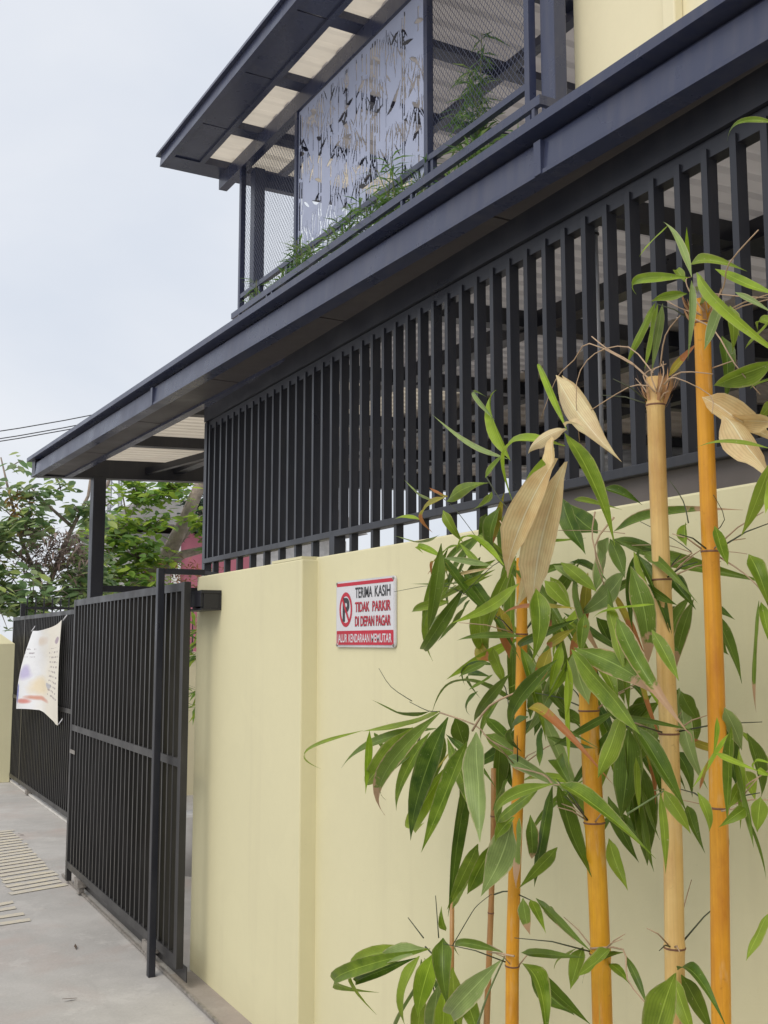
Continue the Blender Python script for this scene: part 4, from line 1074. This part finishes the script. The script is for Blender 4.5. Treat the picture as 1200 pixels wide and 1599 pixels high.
TWIGS = """c4 t 0.0022 -0.290,1.601,2.096 -0.290,1.664,2.156 -0.290,1.752,2.207 -0.290,1.822,2.254
c4 t 0.0015 -0.300,1.652,2.148 -0.300,1.800,2.230 -0.300,1.861,2.209 -0.300,1.910,2.175 -0.300,1.967,2.097
c4 t 0.0014 -0.340,1.552,2.105 -0.340,1.643,2.180 -0.340,1.721,2.183 -0.340,1.755,2.127 -0.340,1.767,2.007
c4 t 0.0015 -0.310,1.600,2.093 -0.310,1.654,2.103 -0.310,1.751,2.071
c4 t 0.0018 -0.310,1.555,2.087 -0.310,1.487,2.093 -0.310,1.431,2.080
c4 t 0.0013 -0.330,1.532,2.080 -0.330,1.486,2.081 -0.330,1.439,2.043 -0.330,1.394,1.996
c4 t 0.0017 -0.300,1.575,2.130 -0.300,1.548,2.181 -0.300,1.495,2.204
c5 t 0.0016 -0.340,1.448,2.185 -0.340,1.385,2.144 -0.340,1.322,2.067 -0.340,1.297,2.012
c5 t 0.0011 -0.300,1.463,2.199 -0.300,1.497,2.219 -0.300,1.542,2.249 -0.300,1.585,2.261
c5 t 0.0014 -0.270,1.474,2.104 -0.270,1.398,2.099
c4 t 0.0015 -0.300,1.593,2.081 -0.300,1.611,2.116 -0.300,1.602,2.137
c4 t 0.0015 -0.310,1.576,2.077 -0.310,1.580,2.115 -0.310,1.558,2.129
c4 t 0.0015 -0.320,1.560,2.072 -0.320,1.553,2.108 -0.320,1.560,2.128
c4 t 0.0015 -0.290,1.588,2.081 -0.290,1.576,2.109 -0.290,1.575,2.139
c5 t 0.0019 -0.290,1.455,2.205 -0.290,1.422,2.242 -0.290,1.381,2.270 -0.290,1.306,2.305
c5 t 0.0015 -0.300,1.455,2.204 -0.300,1.470,2.244 -0.300,1.473,2.266 -0.300,1.483,2.277
c5 t 0.0013 -0.290,1.455,2.203 -0.290,1.433,2.227 -0.290,1.380,2.212 -0.290,1.312,2.190
c5 t 0.0013 -0.300,1.462,2.198 -0.300,1.478,2.221 -0.300,1.488,2.242
c5 t 0.0013 -0.280,1.472,2.204 -0.280,1.464,2.225 -0.280,1.456,2.243
c2 t 0.0023 -0.230,2.548,1.415 -0.230,2.375,1.394 -0.230,2.262,1.365 -0.230,2.180,1.340
c2 t 0.0031 -0.250,2.352,1.382 -0.250,2.246,1.449 -0.250,2.163,1.489 -0.250,2.069,1.507
c2 d 0.0019 -0.220,2.295,1.530 -0.220,2.248,1.489 -0.220,2.209,1.427
c2 d 0.0013 -0.220,2.720,1.437 -0.220,2.807,1.474 -0.220,2.891,1.525
c2 d 0.0015 -0.220,2.565,1.417 -0.220,2.617,1.416 -0.220,2.704,1.436
c5 t 0.0010 -0.260,1.550,1.768 -0.260,1.639,1.790 -0.260,1.708,1.794
c5 t 0.0014 -0.240,1.571,1.769 -0.240,1.617,1.751 -0.240,1.638,1.734
c5 t 0.0012 -0.260,1.507,1.765 -0.260,1.448,1.762 -0.260,1.397,1.754
c5 t 0.0017 -0.260,1.493,1.762 -0.260,1.429,1.722 -0.260,1.389,1.682
c5 d 0.0010 -0.270,1.541,1.769 -0.270,1.591,1.797 -0.270,1.665,1.837
c5 d 0.0010 -0.260,1.506,1.792 -0.260,1.477,1.824 -0.260,1.465,1.866
c5 d 0.0014 -0.280,1.535,1.822 -0.280,1.557,1.866 -0.280,1.578,1.907
c3 t 0.0020 -0.400,1.602,1.833 -0.400,1.642,1.781 -0.400,1.666,1.710
c3 t 0.0019 -0.390,1.671,1.851 -0.390,1.654,1.797 -0.390,1.640,1.730
c3 t 0.0010 -0.380,1.597,1.803 -0.380,1.682,1.816 -0.380,1.772,1.824
c5 t 0.0016 -0.300,1.457,1.309 -0.300,1.426,1.320 -0.300,1.381,1.344 -0.300,1.351,1.380
c5 t 0.0013 -0.270,1.512,1.300 -0.270,1.543,1.304 -0.270,1.583,1.315
c3 g 0.0018 -0.400,1.586,1.294 -0.400,1.510,1.342 -0.400,1.492,1.347
c5 d 0.0016 -0.220,1.554,1.495 -0.220,1.533,1.481 -0.220,1.520,1.471
c4 t 0.0013 -0.280,1.608,1.429 -0.280,1.581,1.441 -0.280,1.555,1.433 -0.280,1.527,1.422
c1 g 0.0031 -0.240,2.356,0.682 -0.240,2.289,0.773 -0.240,2.233,0.870
c0 d 0.0014 -0.200,2.540,0.817 -0.200,2.485,0.902 -0.200,2.414,0.944 -0.200,2.363,0.980
c1 d 0.0019 -0.200,2.612,0.819 -0.200,2.654,0.918
c1 d 0.0020 -0.200,2.695,0.800 -0.200,2.799,0.830
c2 t 0.0028 -0.270,1.992,1.294 -0.270,2.053,1.307 -0.270,2.125,1.316
c3 t 0.0026 -0.270,1.802,1.261 -0.270,1.884,1.295 -0.270,1.972,1.296
c1 d 0.0022 -0.220,2.307,0.993 -0.220,2.221,1.019 -0.220,2.118,1.019
c3 t 0.0022 -0.300,1.832,0.990 -0.300,1.752,1.005 -0.300,1.700,0.968 -0.300,1.666,0.931
c2 t 0.0025 -0.260,2.165,0.889 -0.260,2.210,0.885 -0.260,2.256,0.877
c0 d 0.0024 -0.200,2.599,0.604 -0.200,2.617,0.716 -0.200,2.626,0.788
c0 d 0.0025 -0.200,2.685,0.779 -0.200,2.626,0.760 -0.200,2.598,0.702
c2 d 0.0018 -0.300,2.196,1.996 -0.300,2.158,1.944 -0.300,2.109,1.889 -0.300,2.079,1.837
c2 t 0.0014 -0.300,2.140,1.885 -0.300,2.110,1.847 -0.300,2.080,1.796
c2 d 0.0011 -0.260,2.348,1.716 -0.260,2.482,1.751 -0.260,2.734,1.743
c3 d 0.0012 -0.280,2.103,1.805 -0.280,2.219,1.785 -0.280,2.316,1.716
c2 d 0.0012 -0.280,2.445,1.979 -0.280,2.370,1.936 -0.280,2.231,1.836"""
CULMS = {
 'c0': ('leafy short bamboo shoot low against the wall, leftmost of the bamboo', (-.17, 2.62), (-.17, 2.60), .95, .008, .006, M_thin, [.4, .7]),
 'c1': ('thin brown bamboo stem just left of the slim golden stem', (-.16, 2.47), (-.16, 2.405), 1.28, .0095, .0065, M_thin, [.45, .919, 1.16]),
 'c2': ('slim golden bamboo stem whose leaves spread towards the sign', (-.24, 2.235), (-.24, 2.145), 1.80, .0175, .0125, M_or, [.4, .859, 1.314, 1.62]),
 'c3': ('thick golden bamboo stem below the hanging dry tan leaves', (-.28, 1.825), (-.28, 1.840), 1.56, .021, .0195, M_or2, [.35, .70, .977, 1.234, 1.46]),
 'c4': ('pale tan bamboo stem with its cut top bristling with dry twigs', (-.28, 1.610), (-.28, 1.611), 2.115, .0195, .0168, M_tan, [.3, .66, 1.043, 1.429, 1.72, 2.06]),
 'c5': ('tallest golden orange bamboo stem, rightmost of the stems in view', (-.28, 1.497), (-.28, 1.479), 2.235, .0185, .0148, M_or, [.4, .86, 1.31, 1.765, 2.19]),
 'c6': ('bamboo leaves reaching in from the right edge of the picture', (-.24, 1.22), (-.24, 1.22), 2.45, .019, .015, M_or, [.4, .9, 1.35, 1.8, 2.2]),
}
RT = {}
for k, (lb, b, t, zt, r0, r1, mt, nodes) in CULMS.items():
    r_ = root('bamboo_shoot' if k == 'c0' else 'bamboo_plant', lb, 'bamboo', (b[0], b[1], 0), 0, 'bamboo plants before the cream wall'); RT[k] = r_
    def at(z): q = z / zt; return Vector((b[0] + (t[0] - b[0]) * q + .005 * math.sin(4.1 * z + b[1] * 9), b[1] + (t[1] - b[1]) * q + .0035 * math.sin(5.3 * z + b[1] * 7), z))
    def rad(z): return r0 + (r1 - r0) * z / zt
    zs = sorted(set([0, zt] + [z for n_ in nodes for z in (n_ - .012, n_ - .004, n_, n_ + .004, n_ + .014)] + [i * .12 for i in range(1, int(zt / .12))]))
    zs = [z for z in zs if 0 <= z <= zt]
    bul = lambda z: 1 + max(.11 * max(0, 1 - abs(z - n_) / .013) for n_ in nodes)
    part('stalk', MB().tube([at(z) for z in zs], [rad(z) * bul(z) for z in zs], 20), mt, r_, True)
    for n_ in nodes:
        if n_ < zt - .02: part('node_ring', MB().tube([at(n_ - .0022), at(n_ - .0008), at(n_ + .0010), at(n_ + .0022)], [rad(n_) * 1.08, rad(n_) * 1.15, rad(n_) * 1.15, rad(n_) * 1.08], 20), M_node, r_, True)
rs = random.Random(77)
for ln in LEAVES.strip().split('\n'):
    q = ln.split(); x = [float(a) for a in q[2:]]
    B_, T_ = Vector(x[0:3]), Vector(x[3:6])
    leaf_object(B_, T_ + (T_ - B_) * .14, x[6] * {'t': 1.08, 'p': 1.12, 'b': 1.12}.get(q[1], 1.02), q[1], RT[q[0]], rs)
for ln in TWIGS.strip().split('\n'):
    q = ln.split(); r0 = float(q[2]); P = [Vector([float(a) for a in s.split(',')]) for s in q[3:]]
    for p in P[1:]: p.x += rs.uniform(-.025, .025)
    # smooth the path
    pts = [P[0]]
    for i in range(len(P) - 1):
        a, b = P[i], P[i + 1]; p0 = P[max(i - 1, 0)]; p3 = P[min(i + 2, len(P) - 1)]
        for s in (1 / 3, 2 / 3, 1):
            pts.append(.5 * ((2 * a) + (b - p0) * s + (2 * p0 - 5 * a + 4 * b - p3) * s * s + (3 * a - p0 - 3 * b + p3) * s ** 3))
    part('twig', MB().tube(pts, [max(.0007, r0 * (1 - .5 * i / len(pts))) for i in range(len(pts))], 6), {'t': M_twig, 'd': M_twigd, 'g': M_twigg}[q[1]], RT[q[0]], True)
# bristle of dry sheaths round the two cut tops
for k, zc, rr, hh in (('c4', 2.06, .018, .06), ('c5', 2.19, .016, .055)):
    for i in range(22):
        a = rs.uniform(0, 6.28); c0 = Vector((-.28 + math.cos(a) * rr, CULMS[k][2][1] + math.sin(a) * rr, zc + rs.uniform(-.008, .02)))
        tip = c0 + Vector((math.cos(a) * rs.uniform(.004, .035), math.sin(a) * rs.uniform(.004, .035), hh * rs.uniform(.4, 1.1))); e = Vector((-math.sin(a), math.cos(a), 0)) * rs.uniform(.003, .006)
        m_ = c0.lerp(tip, .5) + Vector((math.cos(a), math.sin(a), 0)) * .004
        part('sheath', MB().add([c0 - e, c0 + e, m_ + e * .8, tip, m_ - e * .8], [(0, 1, 2, 4), (4, 2, 3)]), M_sheath, RT[k])
# short side twigs tying the leaf fans to their stems
for k in ('c2', 'c3', 'c4', 'c5'):
    for n_ in CULMS[k][7][1:]:
        for i in range(5):
            a = rs.uniform(0, 6.28); c0 = Vector((CULMS[k][1][0] + math.cos(a) * .015, CULMS[k][2][1] + (CULMS[k][1][1] - CULMS[k][2][1]) * (1 - n_ / CULMS[k][3]) + math.sin(a) * .015, n_ + .004))
            L = rs.uniform(.05, .16); tip = c0 + Vector((math.cos(a), math.sin(a), rs.uniform(.1, .9))).normalized() * L
            part('twig', MB().tube([c0, c0.lerp(tip, .5) + Vector((0, 0, .006)), tip], [.0018, .0014, .0008], 5), M_twigd if i % 2 else M_twig, RT[k], True)

# ------------------------------------------------------------------ trees and far things
M_bark = simple('grey_bark', (.29, .235, .20), .85, .35, 9, .5, 30); M_twig2 = simple('brown_twig', (.17, .13, .12), .8, .3, 9)
M_fol1 = foliage('broad_leaves', [(.16, .26, .12), (.21, .33, .14), (.29, .42, .18), (.36, .44, .26), (.48, .58, .18), (.21, .28, .19)], .6)
M_fol2 = foliage('bright_broad_leaves', [(.14, .25, .08), (.22, .38, .08), (.34, .50, .08), (.44, .56, .08), (.18, .27, .12)], .6)
M_dry = foliage('dry_brown_leaves', [(.16, .10, .085), (.24, .17, .14), (.30, .24, .21), (.12, .08, .08)], .15)
M_drygold = foliage('dry_gold_leaves', [(.30, .20, .06), (.40, .28, .10), (.30, .13, .06)], .3)
def broad_leaf(mb, p, rs, size, asp=.55, droop=.6):
    a = rs.uniform(0, 6.28); d = Vector((math.cos(a), math.sin(a), rs.uniform(-1, .35) * droop)).normalized(); L = size * rs.uniform(.7, 1.25); wd = L * asp * rs.uniform(.8, 1.15) / 2
    s = d.cross(Vector((rs.uniform(-.7, .7), rs.uniform(-.7, .7), 1))).normalized(); n = s.cross(d)
    P = Vector(p)
    mb.add([P, P + d * L * .28 + s * wd * .85 + n * .03 * L, P + d * L * .62 + s * wd * .9, P + d * L - n * .10 * L, P + d * L * .62 - s * wd * .9, P + d * L * .28 - s * wd * .85 + n * .03 * L, P + d * L * .45 - n * .05 * L],
           [(0, 1, 6), (1, 2, 6), (2, 3, 6), (3, 4, 6), (4, 5, 6), (5, 0, 6)])
def tree(name, label, base, limbs, clumps, mat, size, extra=None, seed=1):
    rs = random.Random(seed); r_ = root(name, label, 'tree', base, 0, None)
    tk = MB(); tk.tube(limbs[0][0], limbs[0][1], 9); part('trunk', tk, M_bark, r_, True)
    lb = MB()
    for pts, rd in limbs[1:]: lb.tube(pts, rd, 6)
    cr_ = MB()
    for (x, y, z, rx, rz, n_) in clumps:
        for s in range(max(1, n_ // 7)):
            c = Vector((x + rs.gauss(0, .45) * rx, y + rs.gauss(0, .5) * rx, z + rs.gauss(0, .45) * rz))
            o_ = Vector((x, y, z)); lb.tube([o_.lerp(c, .0) + Vector((0, 0, -.3 * rz)), o_.lerp(c, .6), c], [.012, .008, .004], 4)
            for q in range(7):
                p = c + Vector((rs.gauss(0, .09), rs.gauss(0, .09), rs.gauss(0, .07))); broad_leaf(cr_, p, rs, size)
    part('limbs', lb, M_bark, r_, True); part('crown', cr_, mat, r_)
    return r_, rs
# left tree: placed about 17 m down the street
t1, rs1 = tree('street_tree', 'broad leaved tree with sparse top behind the far gate, at left', (1.3, 17.6, 0),
    [([(1.3, 17.6, 0), (1.25, 17.5, 1.2), (1.4, 17.5, 2.4)], [.12, .10, .07]),
     ([(1.4, 17.5, 2.3), (1.0, 17.4, 3.1), (.75, 17.3, 3.9), (.6, 17.2, 4.4)], [.04, .03, .02, .01]),
     ([(1.4, 17.5, 2.4), (1.7, 17.4, 3.3), (1.95, 17.3, 3.9), (2.0, 17.2, 4.6)], [.045, .035, .025, .012]),
     ([(1.95, 17.3, 3.75), (2.25, 17.3, 4.1), (2.35, 17.3, 4.5)], [.04, .03, .015]),
     ([(1.4, 17.5, 2.6), (.6, 17.3, 3.2), (.1, 17.2, 3.7)], [.03, .02, .01]),
     ([(1.75, 17.4, 3.4), (1.3, 17.3, 3.75), (1.05, 17.3, 4.0)], [.03, .02, .01])],
    [(.55, 16.9, 2.3, .5, .5, 300), (1.1, 16.9, 2.2, .5, .4, 300), (1.75, 17.0, 2.4, .5, .5, 250), (.45, 17.0, 3.05, .45, .4, 260), (1.0, 17.0, 3.3, .5, .3, 150), (1.85, 17.4, 3.0, .3, .3, 90),
     (.95, 17.2, 3.45, .45, .25, 70), (1.05, 17.2, 3.85, .4, .25, 80), (1.5, 17.2, 4.05, .35, .2, 50), (.45, 17.2, 3.9, .3, .3, 50), (2.05, 17.3, 3.5, .25, .25, 80), (1.8, 17.2, 3.65, .2, .15, 30), (.1, 17.0, 2.6, .4, .7, 220), (2.2, 17.5, 2.5, .3, .4, 150), (.7, 17.0, 4.25, .3, .12, 20)], M_fol1, .20, seed=4)
dz = MB()
for (x, y, z, n_, s) in ((1.45, 16.9, 3.0, 420, .24), (1.1, 16.9, 2.85, 160, .2), (1.5, 17, 2.75, 250, .22)):
    for i in range(n_):
        p = Vector((x + rs1.gauss(0, s), y + rs1.gauss(0, s), z + rs1.gauss(0, s * .7))); d = Vector((rs1.gauss(0, 1), rs1.gauss(0, 1), rs1.gauss(.2, .8))).normalized()
        narrow_leaf(dz, p, d, rs1.uniform(.10, .22), rs1.uniform(.018, .04), rs1)
part('dry_leaf_bunch', dz, M_dry, t1)['kind'] = 'stuff'
gl = MB()
for i in range(60): broad_leaf(gl, (.85 + rs1.gauss(0, .1), 17.0, 3.65 + rs1.gauss(0, .16)), rs1, .13, .4, 1.2)
part('dry_leaf_bunch', gl, M_drygold, t1)['kind'] = 'stuff'
t2, rs2 = tree('street_tree', 'leaning thick grey trunked tree seen under the carport roof', (3.3, 20.2, 0),
    [([(3.0, 20.4, 0), (3.1, 20.3, 1.5), (3.5, 20.2, 2.6), (4.0, 20.1, 3.1), (4.35, 20.0, 3.9), (4.75, 20, 4.9), (5.2, 20, 6.2)], [.26, .22, .19, .16, .13, .11, .08]),
     ([(3.7, 20.1, 2.8), (4.3, 19.9, 3.25), (4.85, 19.8, 3.4)], [.12, .09, .06]),
     ([(4.2, 20, 3.5), (4.6, 20.2, 3.9), (5.4, 20.4, 4.3)], [.10, .08, .06]),
     ([(3.7, 20.1, 2.8), (3.3, 19.9, 3.5), (3.1, 19.8, 4.3)], [.03, .02, .012]),
     ([(3.6, 20.1, 2.8), (2.9, 19.9, 3.1), (2.5, 19.8, 3.5)], [.05, .03, .02])],
    [(3.4, 19.6, 4.3, .45, .35, 220), (3.9, 19.5, 4.45, .4, .3, 160), (2.95, 19.6, 3.5, .45, .35, 260), (3.3, 19.5, 3.2, .4, .3, 200), (3.6, 19.5, 3.75, .4, .3, 110), (4.55, 19.3, 3.75, .35, .3, 130), (4.75, 19.3, 3.4, .25, .35, 60), (3.0, 19.4, 2.8, .45, .3, 200),
     (3.7, 19.3, 2.55, .5, .25, 130), (2.6, 19.6, 3.1, .3, .4, 130), (3.9, 19.4, 3.2, .3, .2, 40), (2.6, 19.4, 2.4, .5, .3, 160), (2.75, 19.6, 4.1, .15, .2, 30), (5.2, 19.8, 4.7, .4, .3, 60)], M_fol2, .21, seed=9)
dz = MB()
for i in range(320):
    p = Vector((4.4 + rs2.gauss(0, .4), 19.2 + rs2.gauss(0, .2), 2.75 + rs2.gauss(0, .16))); narrow_leaf(dz, p, (rs2.gauss(0, 1), rs2.gauss(0, 1), rs2.gauss(.1, .8)), rs2.uniform(.1, .2), .035, rs2)
part('dry_leaf_bunch', dz, foliage('rust_leaves', [(.30, .10, .05), (.38, .18, .10), (.22, .16, .10)], .3), t2)['kind'] = 'stuff'
t3, _ = tree('street_tree', 'dark green tree standing behind the pink house at right', (7.2, 27, 0), [([(7.2, 27, 0), (7.2, 27, 3.5)], [.2, .12])],
    [(7.0, 27, 5.0, .8, .7, 420), (7.8, 27, 5.6, .8, .6, 300)], foliage('deep_leaves', [(.02, .05, .03), (.03, .07, .04), (.045, .09, .045)], .25), .25, seed=12)

M_pink = simple('pink_render', (.40, .13, .17), .8, .12, 1.5); M_groof = simple('grey_roof_tiles', (.30, .29, .28), .8, .2, 3)
ph = root('pink_house', 'pink rendered house with grey gabled roof beyond the trees', 'house', (9, 34, 0))
part('wall', MB().box(7.7, 10.1, 32, 38, 0, 4.9), M_pink, ph); part('end_wall', MB().box(10.101, 13.5, 32.2, 38, 0, 4.9), simple('pale_grey_render', (.50, .49, .48), .8), ph)
part('side_wall', MB().box(5.9, 7.69, 32.4, 38, 0, 4.9), simple('grey_render', (.42, .41, .40), .8), ph)
part('roof', MB().add([(5.5, 31.6, 5.1), (14, 31.6, 5.1), (14, 38.4, 5.1), (5.5, 38.4, 5.1), (6.6, 31.6, 5.85), (13, 31.6, 5.85), (13, 38.4, 5.85), (6.6, 38.4, 5.85)], [(3, 2, 1, 0), (0, 1, 5, 4), (1, 2, 6, 5), (2, 3, 7, 6), (3, 0, 4, 7), (4, 5, 6, 7)]), M_groof, ph)
part('corner_pilaster', MB().box(7.6, 7.85, 31.9, 31.99, 0, 4.9), simple('white_trim', (.7, .69, .68), .7), ph)
wn = part('window', MB().box(10.6, 12.0, 32.13, 32.19, 2.6, 4.0), simple('white_frame', (.65, .65, .66), .6), ph)
part('pane', MB().box(10.7, 11.9, 32.11, 32.128, 2.7, 3.9), simple('far_glass', (.12, .15, .18), .15), wn)
gh = root('grey_house', 'low white rendered building far beyond the carport', 'house', (17, 40, 0))
part('wall', MB().box(13.9, 34, 38.5, 48, 0, 4.6), simple('offwhite_render', (.66, .65, .64), .8, .06, 1), gh)
part('roof', MB().add([(13.5, 38, 4.6), (34.5, 38, 4.6), (34.5, 48.4, 4.6), (13.5, 48.4, 4.6), (13.5, 43, 5.6), (34.5, 43, 5.6)], [(3, 2, 1, 0), (0, 1, 5, 4), (2, 3, 4, 5), (1, 2, 5), (3, 0, 4)]), M_groof, gh)
for i in range(4): part('window', MB().box(15 + i * 3, 16.4 + i * 3, 38.43, 38.49, 2, 3.4), simple('far_glass_dark', (.10, .12, .14), .2), gh)
ms = root('lattice_mast', 'pale lattice communication mast in the far distance', 'mast', (14.8, 70, 0))
for dx, dy in ((-.5, -.5), (.5, -.5), (.5, .5), (-.5, .5)): part('leg', MB().bar((14.8 + dx, 70 + dy, 0), (14.8 + dx * .6, 70 + dy * .6, 14), .09, .09), M_pipe, ms)
br = MB()
for i in range(14):
    s = -1 if i % 2 else 1
    for dy in (-.5, .5): br.bar((14.8 - .5 * s, 70 + dy, i), (14.8 + .5 * s, 70 + dy, i + 1), .06, .06)
part('bracing', br, M_pipe, ms)
for z in (10.3, 11.4): part('antenna', MB().box(14.0, 14.35, 69.2, 69.5, z, z + .9), M_white, ms)
# spiked fence behind the far gate
fn = root('spiked_fence', 'black spiked iron fence just behind the far gate', 'fence', (1.8, 14.6, 0))
part('rail', MB().box(.6, 3.4, 14.58, 14.62, 2.03, 2.06), M_black, fn); part('rail', MB().box(.6, 3.4, 14.58, 14.62, .3, .34), M_black, fn)
sp = MB().tube([(0, 0, .05), (0, 0, 2.14), (0, 0, 2.22)], [.010, .010, .001], 6).mesh('spike', M_black)
for i in range(26): link('spike', sp, fn, (.65 + i * .105, 14.6, 0))
for x in (.6, 3.4): part('post', MB().box(x - .03, x + .03, 14.57, 14.63, 0, 2.1), M_black, fn)
iw = root('inner_wall', 'cream wall inside the yard glimpsed past the gate edge', 'wall', (2.2, 11.5, 0)); part('wall_panel', MB().box(1.4, 3.4, 11.4, 11.6, 0, 1.45), M_cream2, iw); part('coping', MB().box(1.38, 3.42, 11.37, 11.63, 1.451, 1.50), M_cream2, iw)
# yard palm glimpsed between gate and wall
pl = root('potted_palm', 'green palm glimpsed in the slit between gate and wall', 'plant', (.75, 7.6, 0)); rs3 = random.Random(31)
part('pot', MB().tube([(.75, 7.6, 0), (.75, 7.6, .4)], [.15, .2], 16), simple('pale_pot', (.45, .44, .43), .7), pl, True)
part('stem', MB().tube([(.75, 7.6, .3), (.75, 7.6, 1.45)], [.03, .02], 8), M_stem, pl)
fr = MB()
for i in range(150):
    z = rs3.choice((1.15, 1.25, 1.5, 1.6, 1.7)); a = rs3.uniform(0, 6.28); narrow_leaf(fr, (.75 + rs3.gauss(0, .05), 7.6, z), (math.cos(a), math.sin(a), rs3.uniform(-.4, .6)), rs3.uniform(.2, .38), .03, rs3)
part('foliage', fr, M_fol2, pl)
# overhead cables
for i, (z0, z1, lb) in enumerate([(6.25, 7.2, 'topmost black overhead cable crossing the sky at left'), (6.08, 7.0, 'middle black overhead cable crossing the sky at left'), (6.02, 6.96, 'lowest black overhead cable crossing the sky at left')]):
    pts = [Vector((-14 + 24 * t, 25, 3.2 + z0 - 6.25 + (z1 - z0) * 1.0 * 0 + 0)) for t in (0, 1)]
    pts = [Vector((x, 25, z0 + .255 * (x - 1.6) + .012 * (x - 1.6) ** 2)) for x in np.linspace(-10, 12, 23)]
    o = part('overhead_cable', MB().tube(pts, .012, 5), M_black, None, True); tag(o, lb, 'cable', 'overhead cables')
